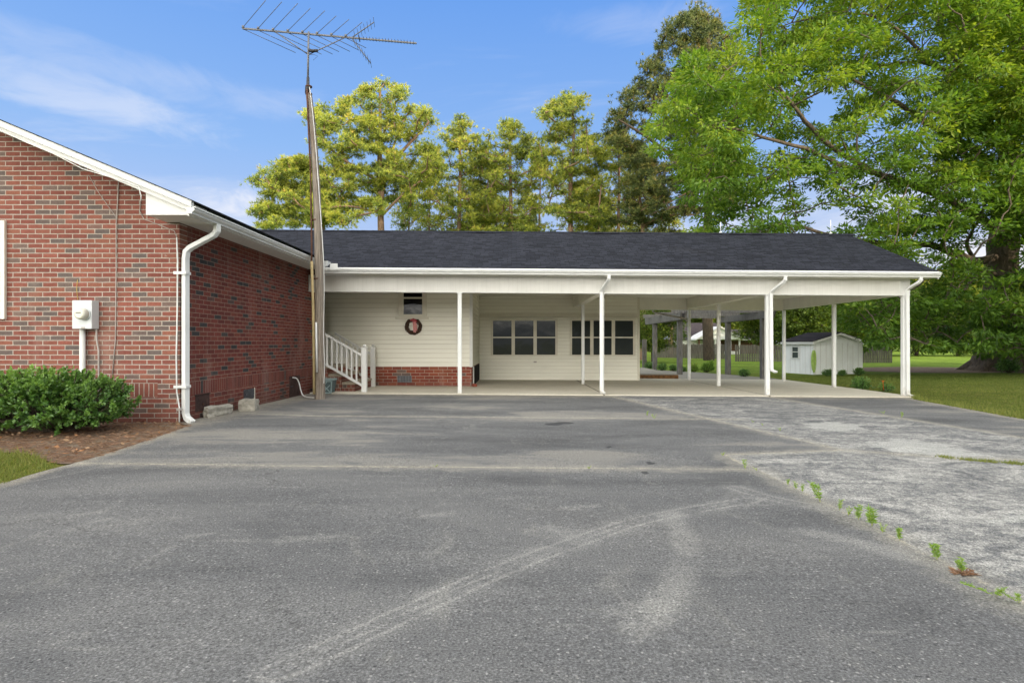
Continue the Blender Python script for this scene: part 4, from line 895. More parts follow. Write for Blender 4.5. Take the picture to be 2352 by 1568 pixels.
# wreath
x0, _, z0 = P(949.5, 749, WY - 0.06)
wr = thing('wreath', 'brown grapevine wreath with faded red bow hanging below the small window', 'wreath', (x0, WY - 0.06, z0 - 0.23))
mb = MB(); rr = random.Random(3)
for k in range(26):
    ph = rr.uniform(0, 6.28); r0 = 0.185 + rr.uniform(-0.028, 0.028); a, b_ = rr.uniform(0.01, 0.035), rr.uniform(0.005, 0.03); n_ = rr.choice((2, 3, 4))
    mb.tube([(x0 + (r0 + a * math.sin(n_ * t + ph)) * math.cos(t), WY - 0.06 + b_ * math.cos(n_ * t + ph), z0 + (r0 + a * math.sin(n_ * t + ph)) * math.sin(t)) for t in np.linspace(0, 6.283, 34)], 0.009, 4, False)
mb.build('ring', MT['vine'], wr)
mb = MB()
for cxo, czo, rx in ((-0.04, 0.165, 0.045), (0.05, 0.165, 0.05), (0.02, 0.125, 0.035), (0.085, 0.135, 0.035), (0.0, 0.19, 0.035)):
    v = []; 
    for i in range(12):
        t = 6.283 * i / 12; v.append((x0 + cxo + rx * math.cos(t), WY - 0.125 - 0.02 * math.sin(2 * t), z0 + czo + rx * 0.75 * math.sin(t)))
    v.append((x0 + cxo, WY - 0.10, z0 + czo)); mb.add(v, [(i, (i + 1) % 12, 12) for i in range(12)])
bw = mb.build('bow', MT['bow'], wr)
mb = MB()
for xa, xb, ln in ((0.02, 0.04, 0.28), (0.05, 0.075, 0.23)):
    mb.hexa([(x0 + xb - 0.03, WY - 0.125, z0 + 0.12 - ln), (x0 + xb + 0.045, WY - 0.13, z0 + 0.10 - ln), (x0 + xb + 0.045, WY - 0.125, z0 + 0.10 - ln), (x0 + xb - 0.03, WY - 0.12, z0 + 0.12 - ln), (x0 + xa - 0.03, WY - 0.125, z0 + 0.12), (x0 + xa + 0.04, WY - 0.13, z0 + 0.12), (x0 + xa + 0.04, WY - 0.125, z0 + 0.12), (x0 + xa - 0.03, WY - 0.12, z0 + 0.12)])
mb.build('ribbon_tail', MT['bow_tail'], bw)

# steps and railings
es = thing('entry_steps', 'brick entry steps with white wooden railings in the corner by the pole', 'steps', (-4.2, 14.5, -0.03))
for xr, zt, xl in ((-3.79, 0.208, -4.12), (-4.12, 0.404, -4.45), (-4.45, 0.60, HX + 0.004)):
    mb = MB(); mb.box(xl, xr - 0.02, 13.72, 15.3, -0.12, zt - 0.06); st = mb.build('step', MT['brick_step'], es)
    mb = MB(); mb.box(xl, xr, 13.70, 15.32, zt - 0.059, zt); mb.build('tread', MT['tread'], st, 0.006)
for yy, xo in ((13.62, 0.0), (15.36, -0.22)):
    nx_ = -3.55 + xo; mb = MB(); sl_ = 0.575
    def railbar(z0, hgt, w):
        xa, xb = nx_ - 0.06, -4.80
        mb.hexa([(xb, yy - w, z0 + sl_ * (xa - xb)), (xa, yy - w, z0), (xa, yy + w, z0), (xb, yy + w, z0 + sl_ * (xa - xb)), (xb, yy - w, z0 + hgt + sl_ * (xa - xb)), (xa, yy - w, z0 + hgt), (xa, yy + w, z0 + hgt), (xb, yy + w, z0 + hgt + sl_ * (xa - xb))])
    railbar(0.83, 0.055, 0.035); railbar(0.11, 0.06, 0.03)
    ra = mb.build('railing', MT['white'], es)
    mb = MB(); mb.box(nx_ - 0.06, nx_ + 0.06, yy - 0.06, yy + 0.06, -0.09, 1.03); mb.build('newel_post', MT['white'], ra, 0.008)
    mb = MB(); mb.box(nx_ - 0.07, nx_ + 0.07, yy - 0.07, yy + 0.07, 1.031, 1.055); mb.tube([(nx_, yy, 1.055), (nx_, yy, 1.075), (nx_, yy, 1.10), (nx_, yy, 1.125)], [0.02, 0.04, 0.045, 0.012], 10); mb.build('newel_cap', MT['white'], ra)
    x = nx_ - 0.19
    while x > -4.78:
        zb = 0.165 + sl_ * (nx_ - 0.06 - x); mb = MB(); mb.box(x - 0.018, x + 0.018, yy - 0.017, yy + 0.017, zb, zb + 0.67); mb.build('baluster', MT['white'], ra); x -= 0.118

# planter box behind the pole
x1, _, zt = P(763, 871.7, 13.25); pl = thing('planter_box', 'blue green planter box with lattice front beside the pole', 'planter', (x1 - 0.15, 13.4, -0.05))
zb = -0.045; x0 = x1 - 0.34
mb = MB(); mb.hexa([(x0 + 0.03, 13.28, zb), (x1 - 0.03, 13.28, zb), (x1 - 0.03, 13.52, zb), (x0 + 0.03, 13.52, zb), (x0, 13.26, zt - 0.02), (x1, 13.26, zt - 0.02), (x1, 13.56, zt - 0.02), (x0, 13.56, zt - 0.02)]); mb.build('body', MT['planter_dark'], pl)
mb = MB(); mb.box(x0 - 0.02, x1 + 0.02, 13.235, 13.58, zt - 0.019, zt + 0.02); mb.build('rim', MT['planter'], pl)
mb = MB()
def strip(ax, az, bx_, bz, w=0.014):
    fy = lambda z: 13.28 - 0.02 * (z - zb) / (zt - zb)
    mb.rtube([(ax, fy(az) - 0.006, az), (bx_, fy(bz) - 0.006, bz)], 0.012, 2 * w, (0, 1, 0))
strip(x0 + 0.02, zb + 0.03, x0 + 0.01, zt - 0.03); strip(x1 - 0.035, zb + 0.03, x1 - 0.015, zt - 0.03); strip(x0, zt - 0.04, x1, zt - 0.04); strip(x0 + 0.03, zb + 0.03, x1 - 0.03, zb + 0.03)
mx_, mz = (x0 + x1) / 2, (zb + zt) / 2
for d in (-0.07, 0.07): strip(mx_ - 0.11, mz - 0.11 + d, mx_ + 0.11 - max(d, 0), mz + 0.11 + min(d, 0), 0.010)
strip(mx_ - 0.11, mz + 0.11, mx_ + 0.11, mz - 0.12, 0.010); mb.build('lattice', MT['planter'], pl)

# loose things by the brick wall
def rough_block(name, c, dims, rot, mat, label, cat, seed, amp=0.012, tilt=0):
    import bmesh
    bm = bmesh.new(); bmesh.ops.create_cube(bm, size=1.0); bmesh.ops.subdivide_edges(bm, edges=bm.edges[:], cuts=3, use_grid_fill=True)
    rr = random.Random(seed)
    for v in bm.verts:
        v.co = Vector((v.co.x * dims[0], v.co.y * dims[1], (v.co.z + 0.5) * dims[2]))
        e = sum(abs(abs(a) - b / 2) < 1e-4 for a, b in ((v.co.x, dims[0]), (v.co.y, dims[1]), (v.co.z - dims[2] / 2, dims[2])))
        v.co += Vector((rr.gauss(0, amp), rr.gauss(0, amp), rr.gauss(0, amp) * (v.co.z > 0.02))); v.co.x *= 1 - 0.03 * max(0, e - 1); v.co.y *= 1 - 0.03 * max(0, e - 1)
    me = bpy.data.meshes.new(name); bm.to_mesh(me); bm.free(); me.materials.append(mat)
    o = bpy.data.objects.new(name, me); COL.objects.link(o); o.location = c; o.rotation_euler = (tilt, 0, rot)
    return tag(o, label, cat)
bx_, by_ = G(494, 966); rough_block('concrete_slab_piece', (HX + 0.12, 9.05, gz(HX, 9.05) - 0.01), (0.58, 0.10, 0.17), R(80), MT['concrete_block'], 'broken grey concrete slab leaning low against the brick side wall', 'concrete block', 5, 0.008, R(8))
rough_block('concrete_block', (HX + 0.27, 9.80, gz(HX, 9.8) - 0.005), (0.27, 0.30, 0.19), R(10), MT['concrete_block'], 'squat tan concrete block standing by the side wall beyond the leaning slab', 'concrete block', 6, 0.004)
rough_block('brick', (WX + 0.07, WY - 0.06, gz(WX, WY) + 0.03), (0.10, 0.20, 0.075), R(25), MT['brick_single'], 'loose red brick lying at the corner of the brick base', 'brick', 7, 0.003)
mb = MB(); c = [(HX + 0.03, 12.38, 0.40), (HX + 0.07, 12.5, 0.385), (HX + 0.10, 12.56, 0.28), (HX + 0.14, 12.54, 0.12), (HX + 0.22, 12.45, 0.0), (HX + 0.36, 12.3, -0.02), (HX + 0.5, 12.2, -0.022), (HX + 0.66, 12.12, -0.02)]
mb.tube(smooth_line(c, 2), 0.013, 8); solo(mb, 'white_hose', MT['white_hose'], 'white plastic hose looping from the crawl space door to the pole', 'hose')

# ------------------------------------------------------------------ pole, pipes and antenna
pc = [P(735, 919, 12.0), P(734.5, 700, 12.0), P(733, 602, 12.0), P(729, 480, 12.0), P(725, 384, 12.0), P(716, 270, 12.0), P(709, 215, 12.0)]
pole = thing('utility_pole', 'weathered leaning wooden pole in front of the carport corner', 'pole', pc[0])
pc[0] = (pc[0][0], 12.0, pc[0][2] - 0.15)
pts = smooth_line(pc, 2); n = len(pts)
mb = MB(); rad = [0.112 - 0.05 * ((p[2] + 0.2) / 6.7) + 0.003 * math.sin(i * 2.1) for i, p in enumerate(pts)]
mb.tube(pts, rad, 14); mb.build('shaft', MT['wood_pole'], pole)
mb = MB(); mb.tube([P(715, 640, 11.93), P(716, 560, 11.93), P(713, 384, 11.93), P(707, 260, 11.93), P(705, 205, 11.93)], 0.019, 8); mb.build('rusty_pipe', MT['rust'], pole)
mb = MB(); mb.tube([P(721.5, 905, 11.9), P(720.5, 800, 11.9), P(719, 700, 11.9), P(716, 600, 11.9)], 0.03, 8); mb.build('tan_pipe', MT['tan_pipe'], pole)
mb = MB(); mb.tube([P(728, 855, 11.85), P(726, 740, 11.85)], 0.021, 8); mb.build('white_conduit', MT['white'], pole)
mb = MB(); mb.tube(smooth_line([P(744, 880, 11.9), P(746, 840, 11.88), P(742, 760, 11.9), P(745, 690, 11.9), P(744, 600, 11.9), P(735, 470, 11.9), P(722, 290, 11.9), P(711, 200, 11.9)], 2), 0.008, 5); mb.build('cable', MT['white_hose'], pole)
for py_, k in ((505, 0), (640, 0), (215, 1), (198, 1)):
    xx = np.interp(py_, [198, 215, 384, 505, 602, 700], [708, 708, 720, 726, 728, 730]); mb = MB(); a = P(xx, py_, 11.97); w = (0.085 if py_ < 600 else 0.098) if not k else 0.07
    mb.tube([(a[0], a[1] + 0.03, a[2] - 0.012), (a[0], a[1] + 0.03, a[2] + 0.012)], w, 12); mb.build('clamp', MT['rust'], pole)

an = thing('tv_antenna', 'rooftop television antenna with swept rods on top of the wooden pole', 'antenna', P(707, 205, 12.0))
ml = P(707, 200, 12.0); mt = P(709, 77, 12.0)
mb = MB(); mb.tube([ml, P(708, 120, 12), (mt[0], mt[1], mt[2] + 0.03)], 0.022, 8); mb.build('mast', MT['alu'], an)
mb = MB(); a = P(707, 200, 12); b_ = P(707.5, 178, 12); mb.tube([P(706.5, 214, 12.0), P(707, 200, 12), P(707.2, 196, 12), b_], [0.055, 0.055, 0.035, 0.03], 10); mb.build('coupling', MT['dark_metal'], an)
BL = Vector((-5.63, 11.82, CAMH + 722 / F * 11.82)); BR = Vector((-2.09, 12.40, CAMH + 688 / F * 12.40))
def bp(t): return BL.lerp(BR, t)
mb = MB(); mb.rtube([bp(0), bp(1)], 0.03, 0.03, (0, 1, 0)); mb.build('boom', MT['alu'], an)
tv = [0.004 + 0.0825 * i for i in range(8)]; nl = [1, 1, 1, 0.88, 0.84, 0.70, 0.62, 0.56]; fl = [1.0, 1.0, 0.97, 0.92, 0.76, 0.70, 0.60, 0.45]
for t, a, b_ in zip(tv, nl, fl):
    o = bp(t); mb = MB(); up = Vector((0, 0, 0.03))
    mb.tube([o + up, o + up + Vector((0.87, -0.92, 0.0)) * a], 0.0065, 5); mb.tube([o - up * 0.3, o + Vector((0.72, 0.98, 0)) * b_], 0.0065, 5)
    mb.tube([o + Vector((0, 0, 0.005)), o + Vector((0, 0, 0.055))], 0.028, 8); mb.build('rod', MT['alu'], an)
ev = Vector((-0.16, 0.985, 0))
vo = bp(0.615)
for k, tip in ((0, Vector((0.47, 0.06, 0.37))), (1, Vector((0.40, 0.06, -0.52)))):
    mb = MB(); mb.tube([vo, vo + tip], 0.011, 6)
    for i in range(1, 8):
        q_ = vo + tip * (i / 7); hw = 0.20; mb.tube([q_ - ev * hw, q_ + ev * hw], 0.005, 4)
    mb.build('reflector', MT['alu'], an)
for i in range(17):
    o = bp(0.685 + 0.0185 * i); mb = MB(); mb.tube([o - ev * 0.085 + Vector((0, 0, 0.01)), o + ev * 0.085 + Vector((0, 0, 0.01))], 0.006, 4); mb.build('director', MT['alu'], an)
mb = MB(); o = bp(0.66); mb.tube([o - ev * 0.13, o + ev * 0.13], 0.012, 6); mb.build('dipole', MT['dark_metal'], an)
sb_ = P(708.3, 126, 12.0)
for t in (0.175, 0.58): mb = MB(); mb.tube([sb_, bp(t)], 0.011, 6); mb.build('brace', MT['alu'], an)
a = P(709, 117, 11.97); mb = MB(); mb.tube([(a[0], a[1], a[2]), (a[0] + 0.19, a[1], a[2])], 0.032, 8); mb.build('amplifier', MT['dark_metal'], an)
mb = MB(); mb.tube([sb_, (sb_[0] + 0.12, 12.0, sb_[2]), (sb_[0] + 0.20, 12.0, sb_[2] - 0.03), (sb_[0] + 0.10, 12.0, sb_[2] - 0.12)], 0.004, 4); mb.build('lead_wire', MT['dark_metal'], an)
#@@PART3
# ------------------------------------------------------------------ plants
def grow(skel, targets, rng, pull=0.35, sag=0.0, seg=0.45):
    """join every target to the nearest point already grown; returns branch polylines"""
    nodes = np.array(skel, float); cap = len(nodes) + len(targets) * 4 + 10
    buf = np.zeros((cap, 3)); buf[:len(nodes)] = nodes; m = len(nodes)
    d0 = np.array([np.min(np.linalg.norm(nodes - t, axis=1)) for t in targets]); out = []
    for i in np.argsort(d0):
        t = targets[i]; v = buf[:m] - t; dist = np.linalg.norm(v, axis=1) + 0.8 * np.maximum(v[:, 2], 0)
        j = int(np.argmin(dist)); a = buf[j].copy(); L = np.linalg.norm(t - a)
        if L < 0.05: continue
        k1 = a + (t - a) * 0.35 + rng.normal(0, 0.06 * L, 3) + np.array([0, 0, 0.10 * L - sag * L]); k2 = a + (t - a) * 0.72 + rng.normal(0, 0.05 * L, 3) + np.array([0, 0, 0.06 * L])
        out.append((a, k1, k2, t, L)); buf[m:m + 3] = (k1, k2, t); m += 3
    return out
def branch_mesh(branches, r0, rmin, n=4):
    mb = MB()
    for a, b_, c, d, L in branches:
        r = max(rmin, min(r0, 0.014 * L + rmin)); mb.tube([a, b_, c, d], [r * 1.25, r, r * 0.8, r * 0.45], n, False)
    return mb
def densify(pts, step=0.5):
    out = []
    for a, b_ in zip(pts[:-1], pts[1:]):
        a = np.array(a); b_ = np.array(b_); k = max(1, int(np.linalg.norm(b_ - a) / step)); out += [a + (b_ - a) * i / k for i in range(k)]
    out.append(np.array(pts[-1])); return out
def lumps(p, seed, f=0.5):
    r = np.random.default_rng(seed); v = np.zeros(len(p))
    for k in range(5):
        d = r.normal(size=3) * f * (1 + 0.6 * k); v += np.sin(p @ d + r.uniform(0, 6.28)) / (1 + 0.4 * k)
    return v / 2.2
def spray_leaves(cent, base, n, rad, flat, l, w, rng, droop=0.3, tintc=None, up=0.2):
    N = len(cent) * n; c = np.repeat(cent, n, 0); b0 = np.repeat(base, n, 0)
    o = rng.normal(size=(N, 3)); o = unit(o) * (rng.random((N, 1)) ** 0.45); o *= np.array([rad, rad, rad * flat])
    if np.ndim(rad): pass
    p = c + o; out = unit(o + 0.5 * unit(c - b0) * np.array([rad, rad, rad]) + 1e-6)
    d = out + rng.normal(0, 0.45, (N, 3)); d[:, 2] -= droop
    ll = l * rng.uniform(0.6, 1.25, N); ww = w * rng.uniform(0.7, 1.2, N)
    co, fa = leaves(p, d, ll, ww, rng, np.array([[0, 0, 1.0]]))
    t = rng.normal(0, 0.16, N) + np.repeat(tintc if tintc is not None else np.full(len(cent), 0.5), n)
    return co, fa, np.repeat(np.clip(t, 0, 1), 4)

# --- the big pecan on the right
def LP(a, b_, d): return np.array(P(a, b_, d))
def make_pecan():
    rng = np.random.default_rng(21)
    bx, by = P(2287, 850, 28.6)[0], 28.6
    t = thing('pecan_tree', 'huge spreading broadleaf tree with thick trunk on the lawn at right', 'tree', (bx, by, gz(bx, by)))
    trunk = [LP(2287, 862, 28.6), LP(2288, 845, 28.6), LP(2291, 800, 28.6), LP(2296, 700, 28.6), LP(2300, 600, 28.6), LP(2305, 555, 28.6), LP(2311, 470, 28.6), LP(2318, 380, 28.6), LP(2318, 280, 28.5), LP(2328, 150, 28.4), LP(2338, 20, 28.3), LP(2345, -150, 28.2)]
    tr = [1.5, 1.12, 0.82, 0.72, 0.66, 0.66, 0.52, 0.44, 0.36, 0.28, 0.2, 0.08]
    mb = MB(); p = [tuple(v) for v in trunk]
    pp = smooth_line([v + (r,) for v, r in zip(p, tr)], 2); mb.tube([q[:3] for q in pp], [q[3] * (1 + 0.05 * math.sin(i * 1.9)) for i, q in enumerate(pp)], 18)
    for a in np.linspace(0, 6.28, 8)[:-1]:     # root flare
        c = Vector((bx + 0.2, by, gz(bx, by))); dv = Vector((math.cos(a), math.sin(a), 0)); mb.tube([c + dv * 0.55 + Vector((0, 0, 0.9)), c + dv * 1.0 + Vector((0, 0, 0.3)), c + dv * 1.75 + Vector((0, 0, -0.08))], [0.35, 0.30, 0.10], 8)
    trunk_o = mb.build('trunk', MT['bark_pecan'], t)
    limbs = [([(2303, 585, 28.6), (2250, 605, 28.0), (2200, 585, 27), (2130, 558, 26), (2040, 560, 25), (1930, 545, 24), (1830, 520, 23.5)], 0.32),
             ([(2303, 540, 28.5), (2240, 490, 27.5), (2165, 452, 26.5), (2080, 418, 25.5), (1985, 388, 24.5), (1900, 330, 23.5), (1840, 270, 23), (1790, 200, 22.5)], 0.30),
             ([(2020, 397, 24.8), (1950, 388, 24), (1880, 350, 23.5), (1790, 325, 23), (1700, 300, 22.5), (1610, 290, 22.3)], 0.17),
             ([(2316, 420, 28.5), (2235, 335, 27), (2150, 300, 26), (2080, 245, 25), (2000, 205, 24.3), (1940, 175, 24)], 0.25),
             ([(2316, 250, 28.4), (2292, 215, 27.8), (2200, 165, 26.5), (2100, 140, 25.5), (2010, 155, 25)], 0.22),
             ([(2215, 172, 26.6), (2170, 100, 26.4), (2145, 0, 26.2), (2120, -120, 26)], 0.18),
             ([(2140, 150, 25.8), (2080, 80, 25.3), (2000, 30, 25), (1900, 30, 24.5), (1800, 60, 24)], 0.12),
             ([(2240, 600, 28), (2215, 560, 27.5), (2240, 520, 26.5), (2260, 470, 26)], 0.16),
             ([(2200, 585, 27), (2130, 640, 24.8), (2060, 690, 23.3), (1990, 735, 22.4)], 0.09),
             ([(2300, 640, 28.4), (2270, 615, 26.5), (2235, 640, 25), (2190, 700, 24), (2150, 760, 23.5)], 0.14),
             ([(2302, 640, 28.4), (2330, 620, 26.5), (2365, 680, 25), (2350, 750, 24.2)], 0.14),
             ([(2308, 510, 28.6), (2420, 430, 29), (2560, 380, 30), (2720, 330, 31)], 0.3), ([(2314, 400, 28.6), (2400, 320, 27), (2520, 240, 26.5), (2620, 200, 26)], 0.24),
             ([(2306, 550, 28.6), (2380, 560, 28), (2480, 600, 27), (2560, 640, 26.5)], 0.2), ([(2308, 500, 28.7), (2250, 420, 32), (2150, 330, 36)], 0.26), ([(2314, 430, 28.7), (2380, 330, 33), (2420, 250, 37)], 0.24),
             ([(2330, 120, 28.4), (2420, 20, 28), (2500, -80, 27.5)], 0.16), ([(2318, 300, 28.5), (2240, 220, 31), (2120, 120, 33)], 0.18)]
    skel = densify(trunk[5:], 0.6)
    for L, r in limbs:
        q = smooth_line([tuple(LP(*a)) for a in L], 2); k = len(q); mb = MB()
        rr = [0.74 * r * (1 - 0.8 * i / (k - 1)) for i in range(k)]; q = [(a[0] + rng.normal(0, 0.02), a[1] + rng.normal(0, 0.02), a[2] + rng.normal(0, 0.03)) for a in q]
        mb.tube(q, rr, 9); mb.build('limb', MT['bark_pecan'], t); skel += densify(q, 0.4)
    outline = [(1710, -260), (1712, 30), (1690, 108), (1640, 125), (1572, 140), (1530, 227), (1492, 300), (1500, 340), (1530, 358), (1566, 400), (1562, 448), (1598, 486), (1584, 560), (1900, 590), (1960, 640), (1925, 690), (1935, 760), (1975, 800), (2040, 790), (2095, 770), (2110, 700), (2130, 760), (2120, 800), (2200, 800), (2240, 835), (2300, 815), (2360, 845), (2500, 840), (3000, 780), (3150, 400), (3000, -100), (2700, -420), (2300, -520), (1900, -430)]
    N = 9500; px = rng.uniform(1480, 3150, N); py = rng.uniform(-520, 850, N); dd = np.clip(rng.normal(25.3, 3.2, N), 20.8, 35)
    low = (py > 560); dd[low] = np.clip(rng.normal(24.5, 2.2, low.sum()), 21.2, 33)
    k_ = np.arange(N) < 700; px[k_] = rng.uniform(2150, 2460, 700); py[k_] = rng.uniform(-40, 540, 700); dd[k_] = rng.uniform(21.5, 26.5, 700); low[k_] = False
    ok = in_poly(px, py, outline)
    ok &= ~((np.abs(px - 2283) < 55) & (py > 815))
    ok &= ~((px > 2560) & (rng.random(N) < 0.6)); ok &= ~((py < -80) & (rng.random(N) < 0.55))
    # leave the bottom skirt and the sky windows thinner, as seen
    for hx, hy, rx, ry, pr in ((1880, 235, 45, 45, 0.95), (1760, 330, 70, 35, 0.6), (1830, 470, 80, 35, 0.6), (2000, 330, 60, 40, 0.6), (1990, 470, 70, 40, 0.5), (2120, 590, 35, 28, 0.9), (2240, 545, 50, 45, 0.9), (2120, 350, 40, 30, 0.5), (1900, 520, 80, 25, 0.6), (2300, 560, 35, 70, 0.85), (2060, 470, 50, 30, 0.5), (2335, 570, 20, 50, 0.9)):
        ok &= ~((((px - hx) / rx) ** 2 + ((py - hy) / ry) ** 2 < 1) & (rng.random(N) < pr))
    for L, r in limbs[:10]:
        lp = [(a[0], a[1]) for a in L]; dl = seg_dist(px, py, lp)[0]; ok &= ~((dl < 17) & (dd < 27) & (rng.random(N) < 0.5))
    px, py, dd = px[ok], py[ok], dd[ok]
    T = np.stack([(px - CX) / F * dd, dd, CAMH + (HZ - py) / F * dd], 1)
    lm = lumps(T * np.array([1, 1, 2.2]), 5, 0.62) + 0.4 * lumps(T * np.array([1, 1, 1.8]), 6, 1.6); keep = lm > -0.34; T = T[keep]; px = px[keep]; py = py[keep]
    T = T[T[:, 2] > 0.6]
    br = grow(skel, T, rng, sag=0.02)
    branch_mesh(br, 0.07, 0.010, 4).build('branches', MT['bark_pecan'], t)['kind'] = 'stuff'
    cent = np.array([b_[3] for b_ in br]); base = np.array([b_[1] for b_ in br])
    tc_ = 0.40 + 0.26 * lumps(cent, 9, 1.0) + np.clip((cent[:, 2] - 6) / 30, -0.1, 0.22)  # higher sprays tinted yellower: sunlight put into the leaf colour
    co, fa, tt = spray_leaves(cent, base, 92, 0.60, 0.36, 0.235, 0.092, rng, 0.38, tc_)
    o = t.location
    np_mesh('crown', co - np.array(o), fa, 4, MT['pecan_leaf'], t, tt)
    return t
make_pecan()
bx, by = P(2287, 850, 28.6)[0], 28.6
th = np.linspace(0, 2 * np.pi, 40)[:-1]; ring = [(bx - 1.5 + (7.0 + 0.5 * math.sin(3 * a)) * math.cos(a), by + 0.8 + (3.3 + 0.3 * math.sin(5 * a)) * math.sin(a)) for a in th]
sheet('mulch_ring', ring, 0.5, -0.008, mm)['label'] = 'brown leaf mulch spread under the big tree'

# --- pines
def needle_crown(cent, rad, rng, n, nl=0.30, nw=0.052, per=9, tint0=0.55):
    N = len(cent) * n; c = np.repeat(cent, n, 0); rr = np.repeat(rad, n)[:, None]
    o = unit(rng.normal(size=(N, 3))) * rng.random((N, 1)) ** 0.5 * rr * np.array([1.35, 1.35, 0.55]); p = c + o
    tn = rng.normal(0, 0.17, N) + tint0 - 0.06 + np.repeat(0.22 * lumps(cent, 3, 0.8), n) + 0.20 * (o[:, 2] / rr[:, 0]) + 0.5 * (np.linalg.norm(o / (rr * np.array([1.35, 1.35, 0.55])), axis=1) - 0.72)  # inner and lower tufts tinted darker: crown shade put into the needle colour
    P_ = np.repeat(p, per, 0); D = unit(np.repeat(unit(o) * 0.8 + np.array([0, 0, 0.55]), per, 0) + rng.normal(0, 0.85, (N * per, 3)))
    co, fa = blades(P_, D, nl * rng.uniform(0.7, 1.2, N * per), nw, rng)
    return co, fa, np.repeat(np.clip(np.repeat(tn, per) + rng.normal(0, 0.05, N * per), 0, 1), 3)
def pine(px, d, top, spread, cb, label, seed, mat='needles', nclump=42, dens=90, r0=0.30, limbs=None, clump_r=(0.40, 0.90), lean=0.0, group='tall pines behind the carport', shape=None, crown_px=None, bark='bark_pine'):
    rng = np.random.default_rng(seed + 500); bx = (px - CX) / F * d; bz = gz(bx, d); H = CAMH + (HZ - top) / F * d
    t = thing('pine_tree', label, 'pine tree', (bx, d, bz), group)
    wob = rng.normal(0, 0.12, 7); tp = [np.array([bx + lean * (k / 6) ** 2 + wob[k] * (k > 0), d + wob[6 - k] * (k > 0), bz - 0.2 + (H - bz - 0.6) * k / 6]) for k in range(7)]
    mb = MB(); q = smooth_line([tuple(a) for a in tp], 2); mb.tube(q, [r0 * (1 - 0.8 * (i / (len(q) - 1)) ** 1.2) for i in range(len(q))], 10); mb.build('trunk', MT[bark], t)
    skel = densify([v for v in q if v[2] > bz + (H - bz) * cb * 0.9], 0.5)
    for L, r in (limbs or []):
        qq = smooth_line([tuple(LP(*a)) for a in L], 2); mb = MB(); mb.tube(qq, [r * (1 - 0.7 * i / (len(qq) - 1)) for i in range(len(qq))], 8); mb.build('limb', MT[bark], t); skel += densify(qq, 0.4)
    C = []; tries = 0
    while len(C) < nclump * 1.75 and tries < 12000:
        tries += 1
        if crown_px:
            a = np.array(crown_px); qx, qy = rng.uniform(a[:, 0].min(), a[:, 0].max()), rng.uniform(a[:, 1].min(), a[:, 1].max())
            if not in_poly(np.array([qx]), np.array([qy]), crown_px)[0]: continue
            c = np.array(P(qx, qy, d + rng.normal(0, spread * 0.45)))
        else:
            u = rng.random() ** 0.85; f = cb + (1 - cb) * u
            prof = (shape or (lambda v: math.sin(math.pi * min(1, 0.18 + 0.80 * v)) ** 0.8))(u)
            r = spread * prof * math.sqrt(rng.uniform(0.05, 1)); az = rng.uniform(0, 6.283)
            c = np.array([bx + lean * f * f + r * math.cos(az), d + r * math.sin(az), bz + (H - bz - 0.5) * f + 0.12 * r])
        if C and np.min(np.linalg.norm((np.array(C) - c) * np.array([0.9, 0.7, 1.7]), axis=1)) < 0.66: continue
        C.append(c)
    C = np.array(C); br = grow(skel, C, rng, sag=0.10); branch_mesh(br, 0.12, 0.030, 5).build('branches', MT[bark], t)['kind'] = 'stuff'
    C2 = np.concatenate([C, np.array([b_[2] for b_ in br])]); rad = np.concatenate([rng.uniform(*clump_r, len(C)), rng.uniform(0.35, 0.6, len(br))])
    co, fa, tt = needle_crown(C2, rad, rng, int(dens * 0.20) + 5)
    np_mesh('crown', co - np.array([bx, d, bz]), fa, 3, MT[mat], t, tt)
    return t
pine(873, 48, 187, 5.2, 0.5, 'broad sunlit pine with forked pale limbs, tallest left of centre', 31, nclump=150, dens=120, r0=0.42,
     limbs=[([(874, 470, 48), (885, 400, 48), (925, 345, 47.5), (960, 310, 47), (985, 280, 46.5)], 0.2), ([(876, 430, 48), (868, 370, 48.3), (880, 310, 48.6), (900, 250, 49)], 0.22), ([(876, 420, 48), (815, 385, 47.5), (760, 345, 47), (720, 300, 46.8)], 0.16), ([(885, 400, 48), (905, 330, 49), (930, 270, 50)], 0.14), ([(872, 490, 48), (800, 470, 47), (740, 480, 46.5)], 0.12), ([(873, 500, 48), (930, 440, 47), (990, 400, 46.5)], 0.13)],
     crown_px=[(720, 300), (705, 240), (745, 240), (775, 285), (785, 230), (840, 200), (885, 190), (930, 205), (955, 235), (985, 245), (990, 285), (970, 315), (1010, 350), (1020, 400), (960, 440), (940, 500), (850, 500), (790, 520), (720, 510), (700, 420), (740, 390)])
pine(742, 50, 350, 4.0, 0.4, 'lower sunlit pine spreading left of the wooden pole', 32, nclump=84, dens=120, r0=0.3,
     crown_px=[(560, 490), (600, 470), (575, 420), (610, 385), (650, 360), (700, 355), (740, 380), (760, 440), (770, 520), (600, 525), (620, 500)], limbs=[([(740, 500, 50), (690, 470, 49), (640, 440, 48.5), (600, 410, 48)], 0.12)])
pine(1056, 55, 262, 4.0, 0.40, 'slim pine with a tufted top right of the broad pine', 33, nclump=72, dens=85, r0=0.34)
pine(1172, 55, 268, 4.8, 0.40, 'round topped pine in the middle of the row', 34, nclump=84, dens=95, r0=0.34)
pine(1313, 51, 212, 4.4, 0.42, 'pine with a high separate tuft, tallest in the middle of the row', 35, nclump=84, dens=105, r0=0.36,
     crown_px=[(1245, 270), (1260, 235), (1300, 215), (1340, 225), (1360, 265), (1340, 300), (1390, 330), (1400, 400), (1370, 450), (1390, 500), (1250, 510), (1280, 430), (1215, 400), (1225, 320), (1270, 300)])
pine(1105, 60, 330, 4.0, 0.38, 'short bushy pine between the slim pine and the round topped pine', 36, nclump=64, dens=80, r0=0.22)
